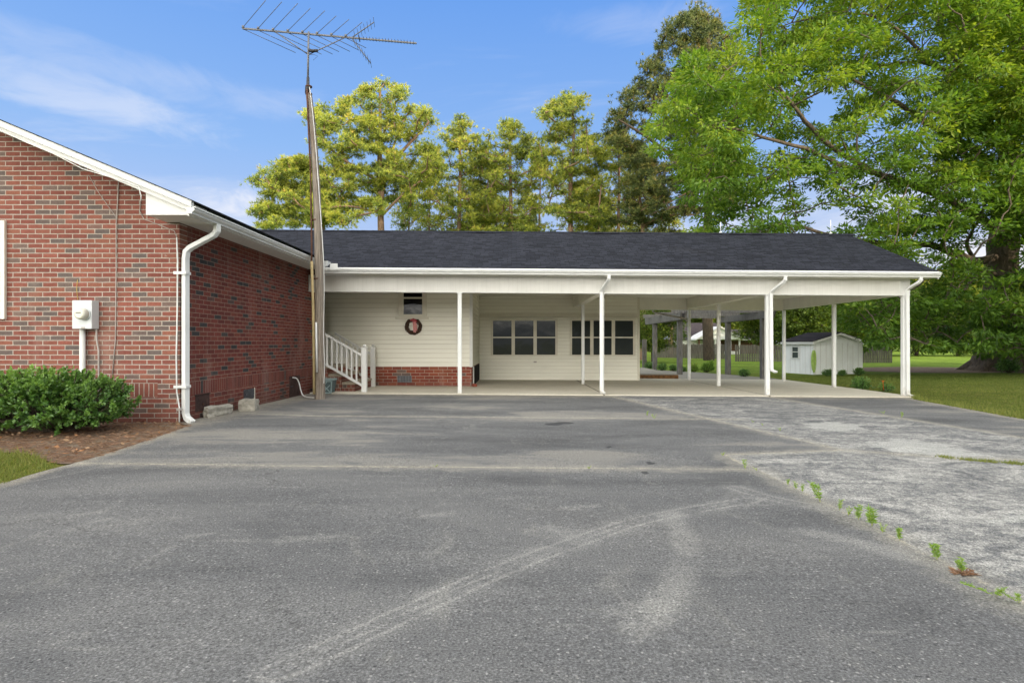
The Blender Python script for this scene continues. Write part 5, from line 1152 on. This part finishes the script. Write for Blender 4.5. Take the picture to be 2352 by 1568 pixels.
pine(1420, 54, 290, 4.6, 0.40, 'yellow lit pine left of the dark pine', 37, nclump=84, dens=100, r0=0.28)
pine(1476, 47, 350, 3.0, 0.30, 'low dark pine with long drooping branches above the carport ridge', 38, 'needles_shaded', 70, 90, 0.30, limbs=[([(1476, 520, 47), (1510, 500, 46), (1570, 490, 45), (1620, 500, 44)], 0.11), ([(1478, 480, 47), (1530, 470, 46), (1600, 430, 45)], 0.1)])
pine(1628, 46, 14, 5.0, 0.52, 'tallest dark pine rising behind the big broadleaf tree', 39, 'needles_shaded', 170, 110, 0.45, bark='bark_dark',
     crown_px=[(1390, 300), (1400, 250), (1440, 215), (1455, 165), (1500, 140), (1515, 60), (1560, 40), (1600, 18), (1640, 30), (1660, 55), (1690, 45), (1690, 200), (1700, 480), (1560, 500), (1480, 470), (1430, 380)],
     limbs=[([(1625, 420, 46), (1560, 370, 45), (1480, 310, 44), (1420, 275, 43.5)], 0.2), ([(1627, 300, 46), (1560, 250, 45.5), (1500, 180, 45)], 0.16), ([(1627, 480, 46), (1560, 470, 45), (1500, 490, 44)], 0.14)])
for i, (px_, d, tp, sp_, cb) in enumerate(((990, 62, 345, 3.4, 0.42), (1140, 64, 400, 2.2, 0.5), (1240, 62, 330, 3.6, 0.40), (1352, 63, 390, 2.2, 0.45), (1390, 60, 420, 2.0, 0.4), (940, 64, 430, 2.0, 0.5), (1080, 66, 440, 2.4, 0.45), (1210, 68, 430, 2.6, 0.4), (1450, 64, 440, 2.6, 0.4), (1540, 60, 470, 2.4, 0.4))):
    pine(px_, d, tp, sp_, cb, 'thin distant pine trunk with sparse branches seen between the front pines', 50 + i, nclump=36, dens=60, r0=0.19, group='thin pines far behind the row', clump_r=(0.55, 1.0))

# --- generic broadleaf trees
def leafy_mesh(name, seed, H, R_, cz, n, per, l, w, trunk_r=0.25, zmin=0.15, mat='wood_leaf', rad=0.9, thing_name='tree', label='', cat='tree', loc=(0, 0, 0), group=None, tint=0.5, bark='bark_dark'):
    rng = np.random.default_rng(seed); t = thing(thing_name, label, cat, loc, group)
    mb = MB(); tp = [(0, 0, -0.2), (rng.normal(0, 0.1), 0, H * 0.3), (rng.normal(0, 0.2), rng.normal(0, 0.2), H * 0.6), (rng.normal(0, 0.2), 0, H * 0.85)]
    q = smooth_line(tp, 1); mb.v = []; mb.tube(q, [trunk_r * (1 - 0.75 * i / (len(q) - 1)) for i in range(len(q))], 8)
    me_off = loc; mb.v = [(a + loc[0], b_ + loc[1], c + loc[2]) for a, b_, c in mb.v]; mb.build('trunk', MT[bark], t)
    o = unit(rng.normal(size=(n * 2, 3))) * rng.random((n * 2, 1)) ** 0.4; o = o * np.array([R_, R_, (H - cz) * 0.98]); 
    o[:, 2] = np.where(o[:, 2] < 0, o[:, 2] * min(1, (cz - zmin * H) / max(0.1, H - cz)), o[:, 2]); T = o + np.array([0, 0, cz])
    T = T[lumps(T, seed, 2.2 / R_) > -0.45][:n]
    br = grow(densify(q[1:], 0.5), T, rng); bm_ = branch_mesh(br, 0.06, 0.012, 4); bm_.v = [(a + loc[0], b_ + loc[1], c + loc[2]) for a, b_, c in bm_.v]; bm_.build('branches', MT[bark], t)['kind'] = 'stuff'
    cent = np.array([b_[3] for b_ in br]); base = np.array([b_[1] for b_ in br])
    co, fa, tt = spray_leaves(cent, base, per, rad, 0.6, l, w, rng, 0.2, tint + 0.18 * lumps(cent, seed + 3, 2 / R_))
    np_mesh('crown', co, fa, 4, MT[mat], t, tt); return t
def copy_tree(o, loc, rz, sc, label=None, group=None):
    r = o.copy(); COL.objects.link(r); r.location = loc; r.rotation_euler = (0, 0, rz); r.scale = (sc, sc, sc)
    if label: r['label'] = label
    if group: r['group'] = group
    for ch in o.children:
        c = ch.copy(); COL.objects.link(c); c.parent = r
        for g_ in ch.children:
            k = g_.copy(); COL.objects.link(k); k.parent = c
    return r
def XY(px, d): return ((px - CX) / F * d, d)
def at(px, d, dz=0): x, y = XY(px, d); return (x, y, float(gz(x, y)) + dz)
WG = 'sunlit trees along the far wood edge'; WL = 'yellow green tree in the sunlit wood edge far behind the yard'
w1 = leafy_mesh('wood', 61, 15, 5.5, 8.5, 260, 70, 0.50, 0.26, 0.3, 0.12, rad=1.3, thing_name='wood_edge_tree', label=WL, loc=at(1560, 100), group=WG, tint=0.62)
w2 = leafy_mesh('wood', 62, 17, 5.0, 9.5, 260, 70, 0.50, 0.26, 0.3, 0.10, rad=1.3, thing_name='wood_edge_tree', label=WL, loc=at(1700, 98), group=WG, tint=0.7)
k = 0
for px_, d in ((1440, 104), (1490, 96), (1625, 108), (1760, 104), (1830, 96), (1890, 105), (1960, 98), (2030, 102), (2100, 95), (2150, 106), (2215, 98), (2280, 104), (2345, 96), (2420, 100), (2520, 96), (1660, 92), (1370, 105), (1300, 100), (1230, 104), (2640, 100)):
    k += 1; copy_tree((w1, w2)[k % 2], at(px_, d), k * 1.3, 0.8 + 0.22 * ((k * 37) % 10) / 10)
dk1 = leafy_mesh('wood', 63, 8, 4.2, 4.2, 240, 60, 0.34, 0.17, 0.22, 0.05, rad=0.95, thing_name='shade_tree', label='dark green tree behind the white shed', loc=at(1850, 58), group='dark trees behind the yard', tint=0.30)
for i, (px_, d, sc, lb) in enumerate(((1930, 60, 1.05, 'dark tree standing right of the shed roof, behind the hanging leaves'), (2010, 64, 1.0, 'dark tree beyond the short fence by the shed'), (2105, 62, 0.95, 'dark tree beyond the lawn left of the big trunk'), (1770, 62, 0.9, 'dark tree behind the neighbouring house roof'), (2200, 60, 0.7, 'low dark tree on the far lawn just left of the big trunk'), (2270, 64, 0.8, 'dark tree directly behind the big trunk'), (2380, 60, 0.8, 'dark tree right of the big trunk'))):
    copy_tree(dk1, at(px_, d), i * 2.1 + 0.7, sc, lb)
leafy_mesh('wood', 64, 4.3, 2.3, 2.3, 220, 80, 0.15, 0.08, 0.14, 0.20, rad=0.5, thing_name='holly_tree', label='small dark rounded tree beside the pergola at the wall corner', loc=at(1500, 40), tint=0.34)

# --- the round holly by the gable
def bush(name, lobes, n, l, w, label, cat, loc, seed, mat='holly_leaf', group=None, tint=0.5, twigs=60):
    rng = np.random.default_rng(seed); t = thing(name, label, cat, loc, group); P_, D_, T_ = [], [], []
    tot = sum(a[3] * a[5] for a in lobes)
    tips = []
    shoot = 34 if n > 5000 else 14
    for cx, cy, cz, rx, ry, rz in lobes:
        m = max(8, int(n * rx * rz / tot / shoot)); o = unit(rng.normal(size=(m, 3))); o[:, 2] = np.where(o[:, 2] < -0.55, -o[:, 2], o[:, 2])
        lum = 1 + 0.10 * lumps(o * 3.0, seed, 1.6) + 0.10 * lumps(o * 3.0, seed + 1, 4.5); rr = (0.62 + 0.42 * rng.random((m, 1)) ** 0.6) * lum[:, None]
        tip = o * rr * np.array([rx, ry, rz]) + np.array([cx, cy, cz]); ax = unit(o * 0.9 + np.array([0, 0, 0.5]) + rng.normal(0, 0.28, (m, 3)))
        u = rng.random((m, shoot, 1)); sl = l * rng.uniform(2.2, 4.6, (m, 1, 1)); p = tip[:, None, :] - ax[:, None, :] * sl * u + rng.normal(0, l * 0.10, (m, shoot, 3))
        d = unit((ax[:, None, :] * (0.25 + 0.6 * (1 - u)) + rng.normal(0, 0.62, (m, shoot, 3))).reshape(-1, 3)); p = p.reshape(-1, 3)
        tv_ = np.repeat(tint + 0.9 * (rr[:, 0] - 0.92) + 0.16 * o[:, 2] + rng.normal(0, 0.10, m), shoot) + 0.20 * (0.5 - u.reshape(-1)) + rng.normal(0, 0.10, m * shoot)  # deep and low shoots tinted darker: shade of the gaps put into leaf colour
        k = p[:, 2] > 0.0; P_.append(p[k]); D_.append(d[k]); T_.append(tv_[k])
        tips += list(tip[:: max(1, m // twigs)])
    p = np.concatenate(P_); d = np.concatenate(D_); tt = np.clip(np.concatenate(T_), 0, 1)
    co, fa = leaves(p, d, l * rng.uniform(0.65, 1.2, len(p)), w * rng.uniform(0.75, 1.2, len(p)), rng)
    np_mesh('foliage', co, fa, 4, MT[mat], t, np.repeat(tt, 4))
    mb = MB()
    for q in tips:
        if q[2] > 0.05: mb.tube([(q[0] * 0.1, q[1] * 0.1, 0), (q[0] * 0.5, q[1] * 0.5, q[2] * 0.45), tuple(q)], [0.012 * (l / 0.03) ** 0.3, 0.008, 0.003], 4, False)
    mb.v = [(a + loc[0], b_ + loc[1], c + loc[2]) for a, b_, c in mb.v]; mb.build('stems', MT['bark_dark'], t)
    return t
sx = (138 - CX) / F * 7.25
bush('shrub', [(0.0, 0, 0.36, 0.80, 0.66, 0.50), (-0.85, 0.0, 0.34, 0.66, 0.62, 0.44), (-0.35, -0.2, 0.36, 0.7, 0.5, 0.46), (0.42, 0.05, 0.34, 0.46, 0.5, 0.36), (-1.5, 0.0, 0.3, 0.6, 0.6, 0.35)], 30000, 0.048, 0.030, 'rounded glossy green shrub in front of the brick gable', 'shrub', (sx, 7.28, float(gz(sx, 7.2))), 71)
sm = bush('small_shrub', [(0, 0, 0.18, 0.30, 0.30, 0.22)], 1500, 0.06, 0.028, 'small round shrub by the left post foot of the pergola', 'shrub', at(1492, 29), 72, tint=0.35, group='small shrubs edging the beds', twigs=20)
for i, (px_, py_, d, sc, lb) in enumerate(((1521, 848, 27.5, 0.95, 'small dark shrub second from left along the pergola path'), (1547, 849, 27, 0.85, 'small dark shrub just left of the second pergola post'), (1568, 849, 26.5, 0.7, 'small dark shrub behind the tall pergola post and white carport post'),
        (1709, 859, 22.5, 0.85, 'dark shrub on a mound right of the slim pergola post'), (1901, 860, 23.6, 0.75, 'small shrub left of the thin carport post in front of the shed'), (1934, 858, 23.8, 0.65, 'smallest round shrub against the shed wall, middle of three'), (1973, 858, 24.2, 0.85, 'small shrub at the right corner of the shed wall'), (2315, 858, 26.5, 1.7, 'dark shrub at the foot of the huge tree trunk'))):
    copy_tree(sm, at(px_, d), i * 1.1, sc, lb)
bush('small_shrub', [(0, 0, 0.2, 0.35, 0.3, 0.25), (0.2, 0, 0.25, 0.2, 0.2, 0.3)], 2200, 0.07, 0.03, 'larger light green shrub in front of the far pine trunk', 'shrub', at(1623, 26.5), 73, 'weed_leaf', tint=0.1, twigs=20)
bush('small_shrub', [(0, 0, 0.2, 0.24, 0.22, 0.24)], 1200, 0.07, 0.03, 'yellowish shrub left of the larger light green shrub', 'shrub', at(1594, 26.3), 74, 'weed_leaf', tint=0.45, twigs=20)
bush('small_shrub', [(0, 0, 0.16, 0.28, 0.24, 0.20)], 1500, 0.07, 0.022, 'leafy dark shrub at the slab edge left of the orange flower', 'shrub', at(1977, 16.0), 75, tint=0.4, twigs=20)
fl = bush('flowering_plant', [(0, 0, 0.10, 0.24, 0.2, 0.12)], 500, 0.10, 0.02, 'low green plant with one orange flower beside the corner post', 'plant', at(2035, 15.3), 76, tint=0.5, twigs=10)
mb = MB(); x, y, z = at(2028, 15.2); z += 0.24
for a in np.linspace(0, 6.28, 7)[:-1]: mb.add([(x, y, z), (x + 0.032 * math.cos(a + 0.4), y + 0.032 * math.sin(a + 0.4), z + 0.05), (x + 0.065 * math.cos(a), y + 0.065 * math.sin(a), z + 0.05), (x + 0.032 * math.cos(a - 0.4), y + 0.032 * math.sin(a - 0.4), z + 0.05)], [(0, 1, 2, 3)])
mb.tube([(x, y, z), (x + 0.02, y, z - 0.2)], 0.006, 5); mb.build('flower', MT['orange'], fl)

# --- weeds in the joints
def weed(px_, py_, hpx, label, seed, spread=0.5, n=46, tint=0.55):
    rng = np.random.default_rng(seed); gx, gy = G(px_, py_); z0 = float(gz(gx, gy)); hh = max(0.03, hpx / F * gy)
    P_, D_, S = [], [], []; stems = rng.integers(2, 5)
    for s_ in range(stems):
        dx, dy = rng.normal(0, 0.10 * spread * hh * 4), rng.normal(0, 0.06 * spread * hh * 4); H = hh * rng.uniform(0.6, 1.0)
        for i in range(n // stems):
            u = rng.uniform(0.15, 1); P_.append((dx * u, dy * u, H * u)); a = rng.uniform(0, 6.28); D_.append((math.cos(a), math.sin(a), rng.uniform(0.1, 0.9)))
        S.append((dx, dy, H))
    p = np.array(P_); co, fa = leaves(p, np.array(D_), hh * rng.uniform(0.12, 0.30, len(p)), hh * rng.uniform(0.028, 0.065, len(p)), rng)
    tt = np.repeat(np.clip(rng.normal(tint, 0.15, len(p)), 0, 1), 4)
    for dx, dy, H in S:    # stems
        st = np.array([(0, 0, 0), (dx * .5, dy * .5, H * .5), (dx, dy, H)]); w_ = max(0.0012, hh * 0.012)
        for a, b_ in zip(st[:-1], st[1:]):
            k = len(co); co = np.concatenate([co, [a + (w_, 0, 0), a - (w_, 0, 0), b_ - (w_, 0, 0), b_ + (w_, 0, 0)]]); fa = np.concatenate([fa, [[k, k + 1, k + 2, k + 3]]]); tt = np.concatenate([tt, np.full(4, 0.9)])
    o = np_mesh('weed', co, fa, 4, MT['weed_leaf'], None, tt, loc=(gx, gy, z0)); return tag(o, label, 'weed', 'weeds growing in the driveway joints')
for i, w_ in enumerate(((2341, 1384, 34, 'low weed at the right picture edge, nearest to the viewer', 1.6), (2289, 1368, 42, 'sprawling bright weed, second nearest along the worn joint', 2.0), (2211, 1314, 42, 'upright weed rising from dry orange leaves on the joint', 0.9), (2153, 1285, 46, 'dense feathery weed with a broad leafy top, third from the near end', 0.9),
        (2066, 1240, 32, 'slim single weed between the feathery weed and the tallest weed', 0.3), (2027, 1222, 22, 'low bushy weed at the foot of the tallest weed', 1.0), (2003, 1208, 56, 'tallest weed on the worn joint', 0.5), (1972, 1193, 34, 'upright weed just left of the tallest weed', 0.3), (1949, 1183, 22, 'small thin yellowish weed left of two upright weeds', 0.5), (1928, 1171, 26, 'narrow pale weed midway along the joint', 0.35),
        (1884, 1152, 42, 'thick bright weed standing alone midway along the joint', 0.5), (1843, 1130, 22, 'right one of two small twin weeds', 0.3), (1828, 1123, 20, 'left one of two small twin weeds', 0.3), (1810, 1114, 17, 'small weed left of the twin weeds', 0.3), (1712, 1077, 22, 'tufted weed where the cross joint meets the worn joint', 0.8), (1738, 1080, 8, 'tiny weed just right of the joint crossing', 1.5),
        (1660, 1046, 9, 'tiny yellow weed at the upper corner of the worn area', 1.0), (1792, 989, 9, 'low grassy weed on the far diagonal joint', 2.0), (1752, 977, 6, 'tiny weed on the far diagonal joint near its middle', 1.5), (1729, 970, 6, 'tiny weed on the far diagonal joint above the middle', 1.5), (1503, 961, 11, 'low spreading weed where the second cross joint meets the diagonal', 1.8), (1486, 955, 12, 'small upright weed at the second cross joint', 0.5),
        (2071, 959, 14, 'small dark green weed on the far right joint', 0.5), (2030, 950, 8, 'flat green weed on the far right joint', 2.0), (1353, 1076, 5, 'tiny weed in the nearest cross joint', 1.5), (1000, 1072, 4, 'tiny sprig in the nearest cross joint left of centre', 1.5))):
    weed(w_[0], w_[1], w_[2], w_[3], 200 + i, w_[4], 170 if w_[2] > 28 else 90, 0.5)
gx, gy = G(2218, 1318); rng = np.random.default_rng(5); n = 40
co, fa = leaves(np.stack([rng.normal(0, 0.03, n), rng.normal(0, 0.012, n), np.full(n, 0.004)], 1), np.stack([rng.normal(0.4, 1, n), rng.normal(0, 0.4, n), rng.uniform(0, 0.15, n)], 1), 0.05, 0.012, rng)
tag(np_mesh('dry_leaf_clump', co, fa, 4, MT['straw'], None, np.repeat(rng.uniform(0.3, 0.75, n), 4), loc=(gx, gy, float(gz(gx, gy)))), 'dry orange leaves around the foot of an upright weed', 'dry leaves')
gx, gy = G(1690 / 1.0629 + 0, 1600 / 1.0629); 
mb = MB(); gx, gy = G(1790, 1603); mb.tube([(gx - 0.05, gy - 0.01, gz(gx, gy) + 0.004), (gx, gy + 0.012, gz(gx, gy) + 0.008), (gx + 0.06, gy + 0.012, gz(gx, gy) + 0.004)], 0.0022, 5); solo(mb, 'twig', MT['bark_dark'], 'small dry twig lying on the near asphalt', 'twig')

# ------------------------------------------------------------------ pergola
pg = thing('pergola', 'weathered grey wooden pergola over the path behind the carport', 'pergola', (8.2, 25.0, -0.2))
for x, y, zt in ((9.33, 21.0, 2.06), (7.08, 23.9, 2.10), (9.46, 24.8, 2.06), (7.04, 27.9, 2.12), (7.02, 30.0, 1.35)):
    mb = MB(); mb.box(x - 0.10, x + 0.10, y - 0.10, y + 0.10, float(gz(x, y)) - 0.1, zt); mb.build('post', MT['grey_wood'], pg, 0.01)
for xa, ya, xb, yb, z0, hh in ((7.0, 23.2, 7.05, 29.4, 2.11, 0.34), (9.38, 20.5, 9.5, 25.6, 2.07, 0.25)):
    for o in (-0.13, 0.08):
        mb = MB(); mb.hexa([(xa + o, ya, z0), (xa + o + 0.05, ya, z0), (xb + o + 0.05, yb, z0), (xb + o, yb, z0), (xa + o, ya - 0.15, z0 + hh), (xa + o + 0.05, ya - 0.15, z0 + hh), (xb + o + 0.05, yb + 0.1, z0 + hh), (xb + o, yb + 0.1, z0 + hh)]); mb.build('beam', MT['grey_wood'], pg)
for xa, ya, xb, yb in ((6.75, 23.55, 9.75, 20.95), (6.85, 24.3, 9.75, 21.7), (6.6, 26.2, 9.9, 24.6), (6.6, 28.4, 9.6, 26.6)):
    mb = MB(); mb.rtube([(xa, ya, 2.47 + 0.03 * (ya > 24)), (xb, yb, 2.40)], 0.05, 0.17, (-(yb - ya), xb - xa, 0)); mb.build('crossbeam', MT['grey_wood'], pg)

# ------------------------------------------------------------------ white shed with a hose
sx, sy = 13.3, 25.0; sz = float(gz(sx, sy)); zt = sz + 1.39
shd = thing('garden_shed', 'small white garden shed with dark roof behind the carport', 'shed', (sx, sy, sz))
ux, uy = 0.962, 0.274; vx, vy = -0.274, 0.962
def SW(a, b_, z): return (sx + ux * a + vx * b_, sy + uy * a + vy * b_, z)
def sbox(mb, a0, a1, b0, b1, z0, z1): return mb.hexa([SW(a0, b0, z0), SW(a1, b0, z0), SW(a1, b1, z0), SW(a0, b1, z0), SW(a0, b0, z1), SW(a1, b0, z1), SW(a1, b1, z1), SW(a0, b1, z1)])
WA, WB, PK = 2.77, 1.65, 0.36
mb = MB(); mb.prism([(0, sz - 0.1), (WA, sz - 0.1), (WA, zt), (WA / 2, zt + PK), (0, zt)], 0, WB, lambda t, p, q: SW(p, t, q)); mb.build('wall', MT['shed_white'], shd)
mb = MB()
for i in range(9): sbox(mb, 0.10 + i * 0.3, 0.105 + i * 0.3, -0.008, -0.0005, sz, zt - 0.02)
for i in range(5): sbox(mb, -0.008, -0.0005, 0.15 + i * 0.3, 0.155 + i * 0.3, sz, zt)
mb.build('board_groove', MT['cable'], shd)
mb = MB(); pr = PK / (WA / 2)
for a0, a1 in ((-0.17, WA / 2), (WA + 0.17, WA / 2)):
    z0 = zt + 0.10 - 0.17 * pr; z1 = zt + 0.10 + PK; mb.hexa([SW(a0, -0.16, z0 - 0.02), SW(a1, -0.16, z1 - 0.02), SW(a1, WB + 0.16, z1 - 0.02), SW(a0, WB + 0.16, z0 - 0.02), SW(a0, -0.16, z0 + 0.02), SW(a1, -0.16, z1 + 0.02), SW(a1, WB + 0.16, z1 + 0.02), SW(a0, WB + 0.16, z0 + 0.02)])
mb.build('roof', MT['shingle_far'], shd)
mb = MB()
for a0, a1 in ((-0.16, WA / 2), (WA + 0.16, WA / 2)):
    z0 = zt + 0.08 - 0.16 * pr; z1 = zt + 0.08 + PK; mb.hexa([SW(a0, -0.155, z0 - 0.11), SW(a1, -0.155, z1 - 0.11), SW(a1, -0.12, z1 - 0.11), SW(a0, -0.12, z0 - 0.11), SW(a0, -0.155, z0 - 0.001), SW(a1, -0.155, z1 - 0.001), SW(a1, -0.12, z1 - 0.001), SW(a0, -0.12, z0 - 0.001)])
sbox(mb, -0.155, -0.12, -0.119, WB + 0.15, zt - 0.07, zt + 0.04); mb.build('roof_trim', MT['white'], shd)
mb = MB(); b0, b1, z0, z1 = 0.80, 1.25, sz + 0.70, sz + 1.24
sbox(mb, -0.03, -0.009, b0, b0 + 0.05, z0, z1); sbox(mb, -0.03, -0.009, b1 - 0.05, b1, z0, z1); sbox(mb, -0.032, -0.009, b0 + 0.05, b1 - 0.05, z1 - 0.05, z1); sbox(mb, -0.05, -0.009, b0 - 0.03, b1 + 0.03, z0 - 0.04, z0); sbox(mb, -0.028, -0.009, b0 + 0.05, b1 - 0.05, (z0 + z1) / 2 - 0.015, (z0 + z1) / 2 + 0.015)
wn = mb.build('window', MT['white'], shd); mb = MB(); sbox(mb, -0.014, -0.0095, b0 + 0.05, b1 - 0.05, z0, z1 - 0.05); mb.build('pane', plain('shed_pane', (0.06, 0.07, 0.08), 0.08, 0.1), wn)
mb = MB(); rr = random.Random(5)
for i in range(12):
    r0 = rr.uniform(0.05, 0.20); ln = rr.uniform(0.60, 1.0); off = rr.uniform(-0.05, 0.03)
    mb.tube([SW(0.02 + r0 * 0.55 * math.cos(t) - 0.05, -0.06 + off, sz + 1.05 - ln / 2 + (ln / 2) * math.sin(t)) for t in np.linspace(0, 6.283, 26)], 0.011, 5, False)
solo(mb, 'garden_hose', MT['hose'], 'coiled lime green hose hanging on the corner of the white shed', 'hose')

# ------------------------------------------------------------------ fences
def fence(name, label, p0, p1, hgt, seed, group=None):
    rr = random.Random(seed); a = Vector(p0); b_ = Vector(p1); L = (b_ - a).length; n = int(L / 0.155); u = (b_ - a).normalized(); nrm = Vector((u.y, -u.x, 0))
    f = thing(name, label, 'fence', tuple((a + b_) / 2), group); mb = MB()
    for i in range(n):
        c = a + u * (i + 0.5) * L / n; h_ = hgt + rr.uniform(-0.04, 0.04); w = 0.066; o = nrm * 0.01 * rr.random()
        q = [c - u * w + o, c + u * w + o, c + u * w + o + nrm * 0.02, c - u * w + o + nrm * 0.02]; mb.hexa([(v.x, v.y, v.z) for v in q] + [(v.x, v.y, v.z + h_) for v in q])
    mb.build('pickets', MT['fence_wood'], f)
    mb = MB()
    for zz in (0.25, hgt - 0.25): mb.rtube([a + Vector((0, 0, zz)) - nrm * 0.03, b_ + Vector((0, 0, zz)) - nrm * 0.03], 0.03, 0.08, nrm)
    mb.build('rails', MT['fence_wood'], f)
fence('picket_fence', 'grey plank fence left of the far pine trunk', at(1500, 54), at(1668, 49), 1.28, 1)
fence('picket_fence', 'dark plank fence between the slim pergola post and the shed', at(1688, 42.8), at(1800, 42), 1.22, 2)
fence('picket_fence', 'short dark plank fence right of the shed', at(1970, 39.5), at(2049, 39.5), 1.12, 3)

# ------------------------------------------------------------------ neighbouring house
D = 72.0
def nb(a, b_, d=D): return P(a, b_, d)
hb = thing('neighbour_house', 'low dark brick house with white porch gable beyond the yard', 'house', at(1690, 76))
g0 = -0.3
mb = MB(); x0, x1 = nb(1560, 0)[0], nb(1800, 0)[0]; ze = nb(0, 779)[2]; mb.box(x0, x1, D + 2.5, D + 10, g0, ze); mb.build('wall', MT['house_dark'], hb)
mb = MB(); zr = nb(0, 756, D + 5)[2]; xa, xb = nb(1640, 0)[0], nb(1815, 0)[0]
mb.prism([(D + 1.8, ze - 0.02), (D + 6, zr), (D + 10.5, ze - 0.02), (D + 6, ze - 0.03)], xa, xb, lambda t, p, q: (t, p, q))
xa2, xb2 = nb(1560, 0)[0], nb(1725, 0)[0]; zr2 = nb(0, 741, D + 6)[2]
mb.add([(xa2, D + 1.9, ze), (xb2, D + 1.9, ze), (xb2 - 2.2, D + 6.5, zr2), (xa2, D + 6.5, zr2)], [(0, 1, 2, 3)]); mb.add([(xb2, D + 1.9, ze), (xb2, D + 11, ze), (xb2 - 2.2, D + 6.5, zr2)], [(0, 1, 2)]); mb.build('roof', MT['shingle_far'], hb)
mb = MB(); mb.box(xa, xb, D + 1.7, D + 1.79, ze - 0.12, ze + 0.03); mb.build('fascia', MT['white'], hb)
mb = MB(); A = nb(1597, 779); B = nb(1696, 779); C_ = nb(1647, 753); mb.prism([(A[0], A[2]), (B[0], B[2]), (C_[0], C_[2])], D - 0.9, D + 3, lambda t, p, q: (p, t, q)); pgb = mb.build('porch_gable', MT['shed_white'], hb)
mb = MB()
for e in (A, B):
    sg = -1 if e is A else 1; mb.hexa([(e[0] + sg * 0.3, D - 1.2, e[2] - 0.15), (C_[0], D - 1.2, C_[2] + 0.02), (C_[0], D + 3, C_[2] + 0.02), (e[0] + sg * 0.3, D + 3, e[2] - 0.15), (e[0] + sg * 0.3, D - 1.2, e[2] + 0.03), (C_[0], D - 1.2, C_[2] + 0.2), (C_[0], D + 3, C_[2] + 0.2), (e[0] + sg * 0.3, D + 3, e[2] + 0.03)])
mb.build('rake_board', MT['white'], hb)
mb = MB(); v = nb(1644, 763, D - 0.92); mb.box(v[0] - 0.22, v[0] + 0.22, D - 0.95, D - 0.905, v[2] - 0.3, v[2] + 0.3); mb.build('gable_vent', MT['grey_box'], hb)
for a in (1601, 1638, 1672, 1693): v = nb(a, 0); mb = MB(); mb.box(v[0] - 0.09, v[0] + 0.09, D - 0.85, D - 0.67, g0, A[2]); mb.build('porch_post', MT['house_dark' if a in (1601,) else 'white'], hb)
mb = MB(); mb.box(nb(1560, 0)[0], nb(1640, 0)[0], D + 2.3, D + 2.45, ze - 0.75, ze - 0.1); mb.build('white_wall_panel', MT['white'], hb)
v = nb(1661, 0); mb = MB(); mb.box(v[0] - 0.3, v[0] + 0.3, D + 2.4, D + 2.49, g0 + 0.2, g0 + 1.8); mb.build('door', MT['grey_box'], hb)
mb = MB(); mb.box(nb(1655, 0)[0], nb(1690, 0)[0], D - 1.4, D - 0.9, g0, g0 + 0.45); mb.build('porch_floor', MT['white'], hb)
mb = MB(); a = nb(1676, 803, D - 1); b_ = nb(1687, 818, D - 1); mb.tube([a, b_], 0.07, 6); mb.build('handrail', MT['white'], hb)

# ------------------------------------------------------------------ wood outside the picture, added on the sun side and shaped to shade the yard
rng = np.random.default_rng(91); n = 60000
u = np.array([0.8, -0.6]); w_ = np.array([0.6, 0.8]); q = rng.uniform(-42, 50, n); pdp = 42 + rng.uniform(0, 12, n)
top = np.interp(q, [18.5, 24], [22.0, 15.5]) + 1.2 * np.sin(q * 0.31) + 0.8 * np.sin(q * 0.83 + 1); z = top * rng.random(n)
c = np.stack([u[0] * pdp + w_[0] * q, u[1] * pdp + w_[1] * q, z], 1)
co, fa = leaves(c, rng.normal(size=(n, 3)), rng.uniform(0.7, 1.5, n), rng.uniform(0.5, 0.9, n), rng)
tag(np_mesh('shade_wood', co, fa, 4, MT['wood_leaf'], None, np.repeat(rng.uniform(0.1, 0.7, n), 4)), 'unseen dense wood added right of the yard to block the low sun', 'shade_wood', None, 'stuff')
